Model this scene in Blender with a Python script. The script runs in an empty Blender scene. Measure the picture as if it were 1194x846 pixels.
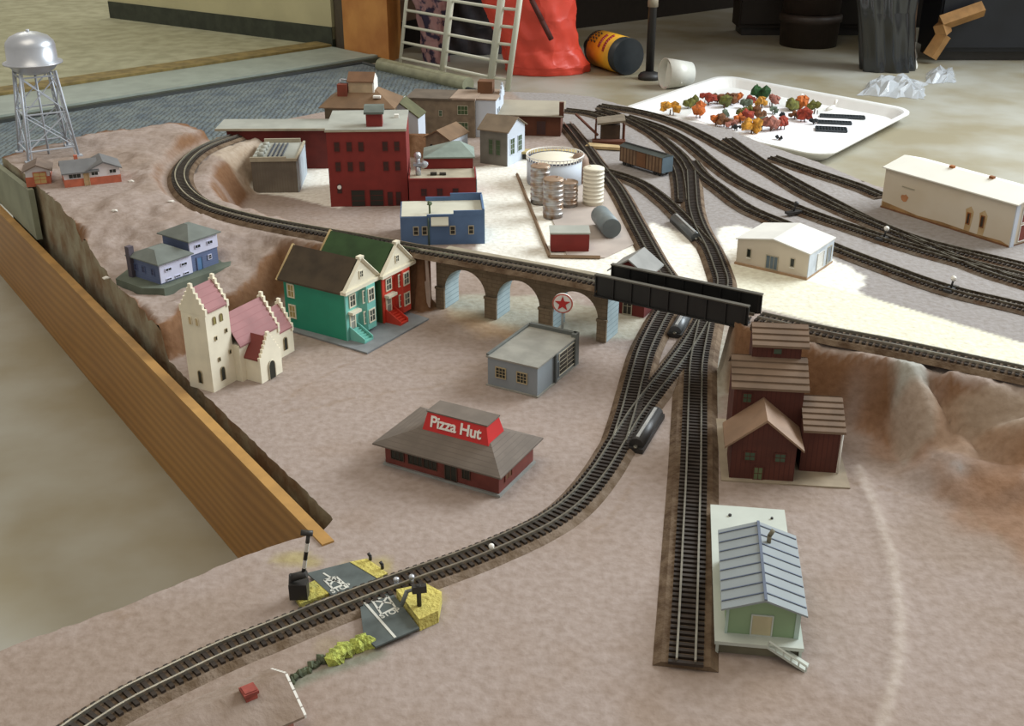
import bpy, bmesh, math, random
import numpy as np
from mathutils import Vector, Matrix
random.seed(7); rng = np.random.RandomState(5)
C = bpy.context.scene.collection
PI = math.pi
K = 0.01                      # all modelling below is written in centimetres
# ------------------------------------------------------------------ camera
F = 1330.0; TH = math.radians(25); H = 37.0
def U(px, py, z=0.0):
    dx = (px-597)/F; dy = (py-423)/F
    Y = math.cos(TH)-dy*math.sin(TH); Z = -math.sin(TH)-dy*math.cos(TH)
    t = (z-H)/Z
    return (dx*t, Y*t, z)
cam = bpy.data.cameras.new('camera'); co = bpy.data.objects.new('camera', cam); C.objects.link(co)
cam.sensor_width = 36; cam.lens = 36*F/1194; cam.clip_start = 0.01; cam.clip_end = 50
co.location = (0, 0, H*K); co.rotation_euler = (PI/2-TH, 0, 0)
bpy.context.scene.camera = co
# ------------------------------------------------------------------ materials
def lin(c):
    c = c/255.0
    return c/12.92 if c <= 0.04045 else ((c+0.055)/1.055)**2.4
def L(rgb): return (lin(rgb[0]), lin(rgb[1]), lin(rgb[2]), 1)
MATS = {}
def M(name, rgb, rough=0.7, metal=0.0, var=0.12, vs=60, rgb2=None, stripe=None, bump=0.0, brick=None, spec=None, thr=None):
    if name in MATS: return MATS[name]
    m = bpy.data.materials.new(name); m.use_nodes = True; nt = m.node_tree; N = nt.nodes; Lk = nt.links
    b = N['Principled BSDF']; b.inputs['Roughness'].default_value = rough; b.inputs['Metallic'].default_value = metal
    if spec is not None: b.inputs['Specular IOR Level'].default_value = spec
    tc = N.new('ShaderNodeTexCoord')
    no = N.new('ShaderNodeTexNoise'); no.inputs['Scale'].default_value = vs; no.inputs['Detail'].default_value = 5
    Lk.new(tc.outputs['Object'], no.inputs['Vector'])
    r = N.new('ShaderNodeValToRGB'); Lk.new(no.outputs['Fac'], r.inputs['Fac'])
    c = L(rgb); c2 = L(rgb2) if rgb2 else tuple(v*(1-var*2) for v in c[:3])+(1,)
    r.color_ramp.elements[0].position = 0.36 if thr is None else thr[0]; r.color_ramp.elements[1].position = 0.62 if thr is None else thr[1]
    r.color_ramp.elements[0].color = c2; r.color_ramp.elements[1].color = c
    out = r.outputs['Color']
    if brick:
        bt = N.new('ShaderNodeTexBrick'); bt.inputs['Scale'].default_value = 1.0
        bt.inputs['Brick Width'].default_value = brick[0]*K; bt.inputs['Row Height'].default_value = brick[1]*K
        bt.inputs['Mortar Size'].default_value = brick[2]*K
        bt.inputs['Mortar'].default_value = L(brick[3])
        mp = N.new('ShaderNodeMapping'); mp.inputs['Rotation'].default_value = (PI/2, 0, 0)
        Lk.new(tc.outputs['Object'], mp.inputs['Vector']); Lk.new(mp.outputs['Vector'], bt.inputs['Vector'])
        Lk.new(out, bt.inputs['Color1']); Lk.new(out, bt.inputs['Color2']); out = bt.outputs['Color']
    if stripe:                                   # (axis, period cm, rgb, width 0..1)
        sx = N.new('ShaderNodeSeparateXYZ'); Lk.new(tc.outputs['Object'], sx.inputs[0])
        mm = N.new('ShaderNodeMath'); mm.operation = 'MULTIPLY'; mm.inputs[1].default_value = 1.0/(stripe[1]*K)
        Lk.new(sx.outputs['XYZ'.index(stripe[0].upper())], mm.inputs[0])
        fr = N.new('ShaderNodeMath'); fr.operation = 'FRACT'; Lk.new(mm.outputs[0], fr.inputs[0])
        lt = N.new('ShaderNodeMath'); lt.operation = 'LESS_THAN'; lt.inputs[1].default_value = stripe[3]; Lk.new(fr.outputs[0], lt.inputs[0])
        mx = N.new('ShaderNodeMix'); mx.data_type = 'RGBA'; Lk.new(lt.outputs[0], mx.inputs[0])
        Lk.new(out, mx.inputs[6]); mx.inputs[7].default_value = L(stripe[2]); out = mx.outputs[2]
    Lk.new(out, b.inputs['Base Color'])
    if bump:
        n2 = N.new('ShaderNodeTexNoise'); n2.inputs['Scale'].default_value = vs*4; n2.inputs['Detail'].default_value = 6
        Lk.new(tc.outputs['Object'], n2.inputs['Vector'])
        bp = N.new('ShaderNodeBump'); bp.inputs['Strength'].default_value = bump; bp.inputs['Distance'].default_value = 0.002
        Lk.new(n2.outputs['Fac'], bp.inputs['Height']); Lk.new(bp.outputs['Normal'], b.inputs['Normal'])
    MATS[name] = m; return m
# ------------------------------------------------------------------ mesh helpers
class MB:
    def __init__(s): s.v = []; s.f = []; s.m = []; s.sm = []
    def add(s, vs, fs, mi=0, smooth=False):
        o = len(s.v); s.v += [tuple(v) for v in vs]
        for f in fs: s.f.append([i+o for i in f]); s.m.append(mi); s.sm.append(smooth)
        return s
    def box(s, x0, x1, y0, y1, z0, z1, mi=0, rot=None):
        vs = [(x, y, z) for z in (z0, z1) for y in (y0, y1) for x in (x0, x1)]
        if rot:
            c = Vector(((x0+x1)/2, (y0+y1)/2, (z0+z1)/2)); R = rot
            vs = [tuple(c+R@(Vector(v)-c)) for v in vs]
        return s.add(vs, [(0,2,3,1),(4,5,7,6),(0,1,5,4),(2,6,7,3),(0,4,6,2),(1,3,7,5)], mi)
    def prism(s, pts, off, mi=0):                # 3D outline extruded by vector off
        n = len(pts); vs = [tuple(p) for p in pts]+[tuple(Vector(p)+Vector(off)) for p in pts]
        fs = [tuple(range(n))[::-1], tuple(range(n, 2*n))]+[(i, (i+1) % n, (i+1) % n+n, i+n) for i in range(n)]
        return s.add(vs, fs, mi)
    def bar(s, a, b, r=0.05, n=6, mi=0, r2=None, smooth=True):
        a = Vector(a); b = Vector(b); d = (b-a)
        if d.length < 1e-6: return s
        d.normalize(); u = d.orthogonal().normalized(); w = d.cross(u); r2 = r if r2 is None else r2
        vs = []
        for p, rr in ((a, r), (b, r2)):
            for k in range(n):
                t = 2*PI*k/n+PI/n; vs.append(p+rr*(math.cos(t)*u+math.sin(t)*w))
        fs = [(k, (k+1) % n, (k+1) % n+n, k+n) for k in range(n)]
        s.add(vs, fs, mi, smooth and n > 5); s.add(vs[:n], [tuple(range(n))[::-1]], mi); s.add(vs[n:], [tuple(range(n))], mi)
        return s
    def lathe(s, prof, n=24, c=(0,0,0), mi=0, smooth=True):
        vs = []; m = len(prof)
        for r, z in prof:
            for k in range(n):
                t = 2*PI*k/n; vs.append((c[0]+r*math.cos(t), c[1]+r*math.sin(t), c[2]+z))
        fs = [(j*n+k, j*n+(k+1) % n, (j+1)*n+(k+1) % n, (j+1)*n+k) for j in range(m-1) for k in range(n)]
        s.add(vs, fs, mi, smooth)
        s.add(vs[:n], [tuple(range(n))[::-1]], mi); s.add(vs[-n:], [tuple(range(n))], mi); return s
    def blob(s, c, r, seed=0, mi=0, amp=0.25, sub=2, sq=(1,1,1)):
        bm = bmesh.new(); bmesh.ops.create_icosphere(bm, subdivisions=sub, radius=1); rr = random.Random(seed)
        vs = []
        for v in bm.verts:
            k = 1+rr.uniform(-amp, amp); vs.append((c[0]+v.co.x*r*k*sq[0], c[1]+v.co.y*r*k*sq[1], c[2]+v.co.z*r*k*sq[2]))
        fs = [[v.index for v in f.verts] for f in bm.faces]; bm.free(); return s.add(vs, fs, mi)
def obj(name, mb, mats, parent=None, loc=(0,0,0), rz=0.0):
    me = bpy.data.meshes.new(name); me.from_pydata([(v[0]*K, v[1]*K, v[2]*K) for v in mb.v], [], mb.f)
    if not isinstance(mats, (list, tuple)): mats = [mats]
    for m in mats: me.materials.append(m)
    me.polygons.foreach_set('material_index', mb.m); me.polygons.foreach_set('use_smooth', mb.sm)
    me.validate()
    bm = bmesh.new(); bm.from_mesh(me); bmesh.ops.remove_doubles(bm, verts=bm.verts, dist=1e-7) if any(mb.sm) else None
    bmesh.ops.recalc_face_normals(bm, faces=bm.faces); bm.to_mesh(me); bm.free()
    o = bpy.data.objects.new(name, me); C.objects.link(o); o.location = tuple(v*K for v in loc); o.rotation_euler = (0, 0, rz)
    if parent: o.parent = parent
    return o
def tag(o, label, cat, group=None, kind=None):
    o['label'] = label; o['category'] = cat
    if group: o['group'] = group
    if kind: o['kind'] = kind
    return o
def thing(name, label, cat, loc=(0,0,0), rz=0.0, group=None):
    o = bpy.data.objects.new(name, None); o.empty_display_size = 0.01; C.objects.link(o)
    o.location = tuple(v*K for v in loc); o.rotation_euler = (0, 0, rz)
    return tag(o, label, cat, group)
def struct(o): o['kind'] = 'structure'; return o
# building pieces -----------------------------------------------------------
def gwalls(x0, x1, y0, y1, z0, z1, rh=0, axis='x', mb=None):
    mb = mb or MB()
    if rh == 0: return mb.box(x0, x1, y0, y1, z0, z1)
    if axis == 'x':
        ym = (y0+y1)/2; return mb.prism([(x0,y0,z0),(x0,y1,z0),(x0,y1,z1),(x0,ym,z1+rh),(x0,y0,z1)], (x1-x0,0,0))
    xm = (x0+x1)/2; return mb.prism([(x0,y0,z0),(x1,y0,z0),(x1,y0,z1),(xm,y0,z1+rh),(x0,y0,z1)], (0,y1-y0,0))
def groof(x0, x1, y0, y1, z1, rh, axis='x', ov=0.25, ovg=0.2, th=0.12, mb=None):
    mb = mb or MB()
    if axis == 'x':
        ym = (y0+y1)/2; s = rh/(ym-y0); a = y0-ov; b = y1+ov; za = z1-ov*s
        mb.prism([(x0-ovg,a,za),(x0-ovg,ym,z1+rh),(x0-ovg,b,za),(x0-ovg,b,za+th),(x0-ovg,ym,z1+rh+th*1.2),(x0-ovg,a,za+th)], (x1-x0+2*ovg,0,0))
    else:
        xm = (x0+x1)/2; s = rh/(xm-x0); a = x0-ov; b = x1+ov; za = z1-ov*s
        mb.prism([(a,y0-ovg,za),(xm,y0-ovg,z1+rh),(b,y0-ovg,za),(b,y0-ovg,za+th),(xm,y0-ovg,z1+rh+th*1.2),(a,y0-ovg,za+th)], (0,y1-y0+2*ovg,0))
    return mb
def hip(x0, x1, y0, y1, z, rh, tx, ty, mb=None, th=0.1):      # hip roof; tx, ty = inset of the top
    mb = mb or MB(); tx, tr = tx if isinstance(tx, tuple) else (tx, tx)
    vs = [(x0,y0,z),(x1,y0,z),(x1,y1,z),(x0,y1,z),(x0,y0,z+th),(x1,y0,z+th),(x1,y1,z+th),(x0,y1,z+th),
          (x0+tx,y0+ty,z+rh),(x1-tr,y0+ty,z+rh),(x1-tr,y1-ty,z+rh),(x0+tx,y1-ty,z+rh)]
    return mb.add(vs, [(3,2,1,0),(0,1,5,4),(1,2,6,5),(2,3,7,6),(3,0,4,7),(4,5,9,8),(5,6,10,9),(6,7,11,10),(7,4,8,11),(8,9,10,11)])
def face_box(mb, face, pl, u0, u1, v0, v1, d0, d1, mi):     # box on a wall face: F=y plane front, B back, L/R = x plane
    if face == 'F': mb.box(u0, u1, pl-d1, pl-d0, v0, v1, mi)
    if face == 'B': mb.box(u0, u1, pl+d0, pl+d1, v0, v1, mi)
    if face == 'R': mb.box(pl+d0, pl+d1, u0, u1, v0, v1, mi)
    if face == 'L': mb.box(pl-d1, pl-d0, u0, u1, v0, v1, mi)
def opening(root, face, pl, u, v, w, h, fm, pm, name='window', fw=0.07, bars=(1,1), arch=False, d=0.07):
    """a framed opening: mat 0 frame, mat 1 pane; u,v = centre and sill"""
    mb = MB(); u0 = u-w/2; u1 = u+w/2; v1 = v+h
    if arch:
        pts = [(u0, v), (u1, v)]+[(u+w/2*math.cos(t), v1-w/2+w/2*math.sin(t)*1.3) for t in [PI*k/8 for k in range(9)]]
        out = {'F': (0,-1), 'B': (0,1), 'R': (1,0), 'L': (-1,0)}[face]
        P = [((p[0], pl, p[1]) if face in 'FB' else (pl, p[0], p[1])) for p in pts]
        mb.prism(P, (out[0]*0.05, out[1]*0.05, 0), 1)
        for i in range(1, len(P)):
            a = Vector(P[i]); b = Vector(P[(i+1) % len(P)]); o = Vector((out[0]*0.05, out[1]*0.05, 0)); mb.bar(a+o, b+o, fw*0.5, 4, 0)
    else:
        face_box(mb, face, pl, u0, u1, v, v1, 0.0, 0.03, 1)
        face_box(mb, face, pl, u0-fw, u0, v-fw, v1+fw, 0, d, 0); face_box(mb, face, pl, u1, u1+fw, v-fw, v1+fw, 0, d, 0)
        face_box(mb, face, pl, u0, u1, v-fw, v, 0, d, 0); face_box(mb, face, pl, u0, u1, v1, v1+fw, 0, d, 0)
        for k in range(1, bars[0]+1):
            c = u0+w*k/(bars[0]+1); face_box(mb, face, pl, c-fw*.25, c+fw*.25, v, v1, 0.03, 0.05, 0)
        for k in range(1, bars[1]+1):
            c = v+h*k/(bars[1]+1); face_box(mb, face, pl, u0, u1, c-fw*.25, c+fw*.25, 0.03, 0.05, 0)
    return obj(name, mb, [fm, pm], root)
def letters(root, txt, size, mat, mtx, name='lettering', ext=0.02, shear=0):
    cu = bpy.data.curves.new(name, 'FONT'); cu.body = txt; cu.size = size*K; cu.extrude = ext*K; cu.align_x = 'CENTER'; cu.align_y = 'CENTER'
    cu.offset = size*K*0.02; cu.space_character = 0.95
    t = bpy.data.objects.new('tmp', cu); C.objects.link(t); dg = bpy.context.evaluated_depsgraph_get(); dg.update()
    me = bpy.data.meshes.new_from_object(t.evaluated_get(dg)); bpy.data.objects.remove(t)
    me.name = name; me.materials.clear(); me.materials.append(mat)
    o = bpy.data.objects.new(name, me); C.objects.link(o); o.matrix_local = mtx; o.parent = root
    return o
def frame_mtx(origin, ux, uz):                  # text plane: ux right, uz up, in cm
    ux = Vector(ux).normalized(); uz = Vector(uz).normalized(); n = ux.cross(uz)
    m = Matrix(((ux.x, uz.x, n.x, origin[0]*K), (ux.y, uz.y, n.y, origin[1]*K), (ux.z, uz.z, n.z, origin[2]*K), (0,0,0,1)))
    return m
# ------------------------------------------------------------------ curves
def cr(P, step=0.35):
    P = [Vector(p) for p in P]; P = [2*P[0]-P[1]]+P+[2*P[-1]-P[-2]]; out = []
    for i in range(1, len(P)-2):
        a, b, c, d = P[i-1:i+3]; n = max(2, int((c-b).length/step))
        for k in range(n):
            t = k/n; out.append(0.5*((2*b)+(c-a)*t+(2*a-5*b+4*c-d)*t*t+(3*b-3*c+d-a)*t**3))
    out.append(P[-2]); return out
def resample(P, step):
    d = [0]
    for a, b in zip(P, P[1:]): d.append(d[-1]+(b-a).length)
    n = max(2, int(d[-1]/step)); out = []; j = 0
    for k in range(n+1):
        s = d[-1]*k/n
        while j < len(d)-2 and d[j+1] < s: j += 1
        t = (s-d[j])/max(1e-9, d[j+1]-d[j]); out.append(P[j].lerp(P[j+1], t))
    return out
def strip(mb, P, prof, mi=0):                  # sweep a closed (offset, z) profile along P
    n = len(prof); vs = []
    for i, p in enumerate(P):
        t = (P[min(i+1, len(P)-1)]-P[max(i-1, 0)]); t.z = 0; t.normalize(); s = Vector((t.y, -t.x, 0))
        for o, z in prof: vs.append(p+s*o+Vector((0,0,z)))
    fs = [(i*n+k, i*n+(k+1) % n, (i+1)*n+(k+1) % n, (i+1)*n+k) for i in range(len(P)-1) for k in range(n)]
    mb.add(vs, fs, mi); mb.add(vs[:n], [tuple(range(n))], mi); mb.add(vs[-n:], [tuple(range(n))[::-1]], mi); return mb
m_rail = M('rail_nickel', (190,186,172), 0.35, 0.9, 0.1, 200); m_rail_dark = M('rail_tarnished', (112,106,92), 0.5, 0.5, 0.2, 150, rgb2=(70,58,42))
m_tie = M('tie_plastic', (52,42,34), 0.6, 0, 0.2, 150); m_bed = M('cork_bed', (112,94,74), 0.95, 0, 0.2, 90, rgb2=(78,58,38), bump=0.6)
m_bed_yard = M('yard_bed', (104,92,78), 0.95, 0, 0.2, 60, rgb2=(84,62,42), bump=0.6)
def track(pts, label, z=0.0, bed=1.7, bedm=None, rail=None, dz=0.0, group=None, world=False, bedh=0.3, ties=True):
    P = []
    rt = (bedh if bed else 0.02)+0.34
    for p in pts:
        if world: P.append(Vector(p))
        else: q = Vector(U(p[0], p[1], z+rt)); q.z = z; P.append(q)
    c = resample(cr(P), 0.45); o = c[0].copy()
    c = [p-o+Vector((0,0,dz)) for p in c]
    t = thing('railway_track', label, 'railway track', tuple(o), 0, group)
    if bed: obj('roadbed', strip(MB(), c, [(-bed,0.0),(bed,0.0),(bed*0.75,bedh),(-bed*0.75,bedh)]), bedm or m_bed, t)
    b = bedh if bed else 0.02
    tm = MB()
    for i in range(len(c)-1):
        p = c[i]; d = (c[i+1]-c[i]); a = math.atan2(d.y, d.x); R = Matrix.Rotation(a, 3, 'Z')
        q = p+Vector((0,0,b+0.07)); tm.box(q.x-0.11, q.x+0.11, q.y-0.85, q.y+0.85, q.z-0.08, q.z+0.08, 0, R)
    obj('sleeper_strip', tm, m_tie, t)
    for s in (-1, 1):
        obj('rail', strip(MB(), c, [(s*0.45-0.055,b+0.14),(s*0.45+0.055,b+0.14),(s*0.45+0.055,b+0.34),(s*0.45-0.055,b+0.34)]), rail or m_rail, t)
    return t
# ------------------------------------------------------------------ lights and world
def crumpled(m, scale, dist=0.01, strength=0.8):
    nt = m.node_tree; N = nt.nodes; Lk = nt.links; tc = N.new('ShaderNodeTexCoord'); vo = N.new('ShaderNodeTexVoronoi'); vo.inputs['Scale'].default_value = scale
    no = N.new('ShaderNodeTexNoise'); no.inputs['Scale'].default_value = scale*.7; mx = N.new('ShaderNodeMix'); mx.data_type = 'VECTOR'; mx.inputs[0].default_value = 0.12
    Lk.new(tc.outputs['Object'], no.inputs['Vector']); Lk.new(tc.outputs['Object'], mx.inputs[4]); Lk.new(no.outputs['Color'], mx.inputs[5]); Lk.new(mx.outputs[1], vo.inputs['Vector'])
    bp = N.new('ShaderNodeBump'); bp.inputs['Distance'].default_value = dist; bp.inputs['Strength'].default_value = strength; Lk.new(vo.outputs['Distance'], bp.inputs['Height'])
    Lk.new(bp.outputs['Normal'], N['Principled BSDF'].inputs['Normal']); return m
def area(name, loc, target, w, h, e, col):
    l = bpy.data.lights.new(name, 'AREA'); l.shape = 'RECTANGLE'; l.size = w*K; l.size_y = h*K; l.energy = e; l.color = col
    o = bpy.data.objects.new(name, l); C.objects.link(o); o.location = tuple(v*K for v in loc)
    d = Vector(target)-Vector(loc); o.rotation_euler = d.to_track_quat('-Z', 'Y').to_euler(); return o
area('garage_door_light', (185, 175, 120), (15, 95, 0), 150, 100, 46, (0.86, 0.94, 1.0)).data.spread = math.radians(125)
area('ceiling_lamp', (-40, 60, 190), (0, 100, 0), 120, 120, 12.0, (1.0, 0.88, 0.70))
area('doorway_light', (-120, 330, 150), (-90, 290, 0), 120, 80, 14.0, (1.0, 0.97, 0.85))
W = bpy.data.worlds.new('world'); bpy.context.scene.world = W; W.use_nodes = True
W.node_tree.nodes['Background'].inputs[0].default_value = (1.0, 0.95, 0.88, 1); W.node_tree.nodes['Background'].inputs[1].default_value = 0.55
vs = bpy.context.scene.view_settings; vs.view_transform = 'Standard'; vs.look = 'None'; vs.gamma = 1; vs.exposure = -0.15
try: vs.use_curve_mapping = False
except Exception: pass
# ------------------------------------------------------------------ the room
FZ = -9.0
m_conc = M('concrete', (164,162,150), 0.6, 0, 0.2, 6, rgb2=(142,133,108), bump=0.12, spec=0.5)
def ground(name, px, z, th, mat, world=False):
    P = [Vector(p if world else U(p[0], p[1], z)) for p in px]
    for p in P: p.z = z-th
    return obj(name, MB().prism(P, (0,0,th)), mat)
struct(obj('floor', MB().box(-150, 420, -60, 420, FZ-2, FZ), m_conc))
m_path = M('path_concrete', (164,162,134), 0.9, 0, 0.12, 25, rgb2=(144,142,114), bump=0.3)
struct(ground('floor_path', [(-600,470,FZ+.6),(-150,225,FZ+.6),(-95,224,FZ),(-34,287,0),(-30,600,0),(-600,700,0)], FZ+0.5, 0.45, m_path, True))
# door sill: boards along the opening from the left frame edge to the jamb
dA = Vector(U(0,145,FZ)); dB = Vector(U(432,74,FZ)); dd = (dB-dA).normalized(); dn = Vector((-dd.y, dd.x, 0))
def along(s, n, z=0): return tuple(dA+dd*s+dn*n+Vector((0,0,z)))
Ld = (dB-dA).length
m_sill = M('sill_paint', (150,160,150), 0.55, 0, 0.08, 30); m_sillwood = M('sill_wood', (134,116,66), 0.8, 0, 0.2, 40); m_seal = M('seal_dark', (58,64,50), 0.6, 0, 0.2, 40)
sill = MB()
for n0, n1, z0, z1, mi in ((0,1.2,0.0,0.9,2),(1.2,3.2,0.0,1.3,0),(3.2,4.2,0,0.8,2),(4.2,18,0,1.1,0),(18,24,0,1.6,1)):
    sill.prism([along(-40,n0,z0), along(Ld+3,n0,z0), along(Ld+3,n1,z0), along(-40,n1,z0)], (0,0,z1-z0), mi)
struct(obj('door_2', sill, [m_sill, m_sillwood, m_seal])).name = 'trim_1'
# open door leaf, hinged at the jamb and swung outwards
m_door = M('door_paint', (196,190,150), 0.5, 0, 0.06, 12)
lf = thing('door_1', 'x', 'door'); del lf['label']; del lf['category']; lf['kind'] = 'structure'
a = Vector(U(388,46,FZ+2.0)); b = Vector(U(128,14,FZ+2.0)); n = Vector((-(b-a).y, (b-a).x, 0)).normalized()*-4.0
obj('leaf', MB().prism([a, b, b+n, a+n], (0,0,195)), m_door, lf)
obj('weather_strip', MB().prism([a-n*.05-Vector((0,0,1.8)), b-n*.05-Vector((0,0,1.8)), b+n-Vector((0,0,1.8)), a+n-Vector((0,0,1.8))], (0,0,4.6)), m_seal, lf)
# jamb: dark stop and wide timber board, then the plastered wall
m_jamb = M('jamb_wood', (200,140,72), 0.6, 0, 0.25, 14, rgb2=(176,114,54)); m_dark = M('dark_stop', (70,58,40), 0.7)
j0 = Vector(U(402,62,FZ)); j1 = Vector(U(454,74,FZ)); 
o = struct(obj('door_3', MB().prism([j0, j1, j1+Vector((2,9,0)), j0+Vector((-1,12,0))], (0,0,205)), m_jamb)); o.name = 'trim_2'
k0 = Vector(U(392,56,FZ)); o = struct(obj('trim_3', MB().prism([k0, j0, j0+Vector((0,10,0)), k0+Vector((0,10,0))], (0,0,205)), m_dark))
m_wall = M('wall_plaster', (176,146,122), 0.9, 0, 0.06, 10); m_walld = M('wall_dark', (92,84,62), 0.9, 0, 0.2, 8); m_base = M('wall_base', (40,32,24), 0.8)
w0 = Vector(U(455,60,FZ)); w1 = Vector(U(540,40,FZ)); w2 = Vector(U(672,33,FZ)); w3 = Vector(U(850,9,FZ)); w4 = w3+(w3-w2)*4
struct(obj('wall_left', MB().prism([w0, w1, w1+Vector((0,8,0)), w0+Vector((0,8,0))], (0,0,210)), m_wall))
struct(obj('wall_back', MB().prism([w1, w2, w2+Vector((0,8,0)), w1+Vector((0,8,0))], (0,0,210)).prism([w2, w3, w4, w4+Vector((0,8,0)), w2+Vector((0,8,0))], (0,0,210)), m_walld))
e = Vector((0.1,-0.6,0))
struct(obj('baseboard_back', MB().prism([w0+e, w1+e, w1, w0], (0,0,6)).prism([w1+e, w2+e, w2, w1], (0,0,5)).prism([w2+e, w4+e, w4, w2], (0,0,7)), m_base))
# mat
def m_matmat():
    m = M('mat_rubber', (112,122,122), 0.8, 0, 0.2, 30, rgb2=(88,100,108)); nt = m.node_tree; N = nt.nodes; Lk = nt.links
    wv = N.new('ShaderNodeTexWave'); wv.inputs['Scale'].default_value = 34; wv.inputs['Distortion'].default_value = 4; wv.inputs['Detail'].default_value = 2; wv.inputs['Detail Scale'].default_value = 3
    tc = N.new('ShaderNodeTexCoord'); Lk.new(tc.outputs['Object'], wv.inputs['Vector'])
    bp = N.new('ShaderNodeBump'); bp.inputs['Distance'].default_value = 0.003; bp.inputs['Strength'].default_value = 0.8
    Lk.new(wv.outputs['Fac'], bp.inputs['Height']); Lk.new(bp.outputs['Normal'], N['Principled BSDF'].inputs['Normal'])
    return m
q = [along(-30,-1,.0), along(Ld-3,-1,.0), U(540,106,FZ)]; mt = thing('floor_mat', 'ribbed blue-grey floor mat between the door sill and the model layout', 'mat', (0,0,FZ))
P = [Vector(q[0]), Vector(q[1]), Vector(q[2]), Vector(q[2])+(Vector(q[2])-Vector(q[1]))*0.8, Vector((-40,150,0)), Vector((-75,150,0))]
for p in P: p.z = 0.02
obj('mat_surface', MB().prism(P, (0,0,0.5)), m_matmat(), mt)
ed = MB()
for A, B in ((P[0], P[1]), (P[1], P[2]), (P[2], P[3])): ed.bar(A+Vector((0,0,.45)), B+Vector((0,0,.45)), 0.55, 6)
obj('mat_edge', ed, M('mat_edge', (44,50,50), 0.7), mt)
tag(obj('pale_pipe', MB().bar(U(444,76,FZ+1.3), U(546,99,FZ+1.3), 1.5, 16), M('pipe_paint', (150,150,122), 0.5)), 'pale green-grey pipe lying along the mat edge under the white wire rack', 'pipe')
# ------------------------------------------------------------------ the layout: terrain
def smooth(t): t = np.clip(t, 0, 1); return t*t*(3-2*t)
def seg_d(X, Y, a, b):
    ax, ay = a[:2]; bx, by = b[:2]; l = (bx-ax)**2+(by-ay)**2
    t = np.clip(((X-ax)*(bx-ax)+(Y-ay)*(by-ay))/l, 0, 1)
    px = ax+t*(bx-ax); py = ay+t*(by-ay); side = np.sign((bx-ax)*(Y-ay)-(by-ay)*(X-ax))
    return np.hypot(X-px, Y-py), t, side, px, py
def sdpoly(X, Y, P):
    d = np.full(X.shape, 1e9); ins = np.zeros(X.shape, bool)
    for i in range(len(P)):
        a = P[i]; b = P[(i+1) % len(P)]
        if abs(a[0]-b[0])+abs(a[1]-b[1]) < 1e-9: continue
        dd = seg_d(X, Y, a, b)[0]; d = np.minimum(d, dd)
        c = (a[1] > Y) != (b[1] > Y)
        with np.errstate(divide='ignore', invalid='ignore'):
            xi = (b[0]-a[0])*(Y-a[1])/(b[1]-a[1] if b[1] != a[1] else 1e-9)+a[0]
        ins ^= c & (X < xi)
    return np.where(ins, d, -d)
def line_f(X, Y, P):                            # nearest distance, z there and side for a polyline with z
    bd = np.full(X.shape, 1e9); bz = np.zeros(X.shape); bs = np.zeros(X.shape)
    for a, b in zip(P, P[1:]):
        d, t, s, _, _ = seg_d(X, Y, a, b); z = a[2]+(b[2]-a[2])*t; k = d < bd
        bd = np.where(k, d, bd); bz = np.where(k, z, bz); bs = np.where(k, s, bs)
    return bd, bz, bs
def vnoise(X, Y, s, seed):
    r = np.random.RandomState(seed); G = r.rand(256, 256); x = X/s+50; y = Y/s+50
    xi = np.floor(x).astype(int); yi = np.floor(y).astype(int); fx = smooth(x-xi); fy = smooth(y-yi)
    g = lambda a, b: G[a % 256, b % 256]
    return (g(xi,yi)*(1-fx)*(1-fy)+g(xi+1,yi)*fx*(1-fy)+g(xi,yi+1)*(1-fx)*fy+g(xi+1,yi+1)*fx*fy)*2-1
def fbm(X, Y, s, seed):
    r = vnoise(X,Y,s,seed)*.55; a = .3; q = s/2.1; k = 1
    while q > 0.9 and k < 4: r = r+vnoise(X,Y,q,seed+k)*a; a *= .5; q /= 2.1; k += 1
    return r
LOOP = [(-8,141,3.0),(-18,142.5,3.0),(-26,142,3.0)]+[U(*p) for p in [(300,152,3.4),(262,162,4.4),(232,175,4.9),(214,192,5.1),(210,208,5.2),(220,225,5.2),(245,240,5.2),(290,253,5.2),(350,265,5.2),(420,277,5.2),(480,288,5.2),(490,289.7,5.2)]]
LINE_V = [U(488,289.5,5.2), U(620,312,5.2), U(704,328.5,5.2)]
LINE_R = [U(886,368.5,5.2), U(960,385,5.2), U(1050,402,5.2), U(1194,432,5.2)]
r_ = Vector(LINE_R[-1])+(Vector(LINE_R[-1])-Vector(LINE_R[-2]))*4.3; LINE_R.append(tuple(r_))
HILL = [(-56,116),(-53.5,112)]+[U(*p)[:2] for p in [(43,230,6),(53,244,6),(81,265,5),(95,304,4),(134,341,3.5),(150,360,3),(172,386,2.6),(200,378,3),(240,345,3),(285,338,3),(330,318,2.8)]]+[(-17,93),(-20,97),(-26,101),(-30,106),(-33,112),(-34,119),(-33,125),(-32,130),(-36,133.5),(-40.2,134.5),(-48.3,129),(-54.4,120.5)]
RIDGE = [(26.3,69.6,5.3),(26.9,67.3,4.2),(27.2,65.2,2.6),(27.6,62.6,0.3)]
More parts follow.
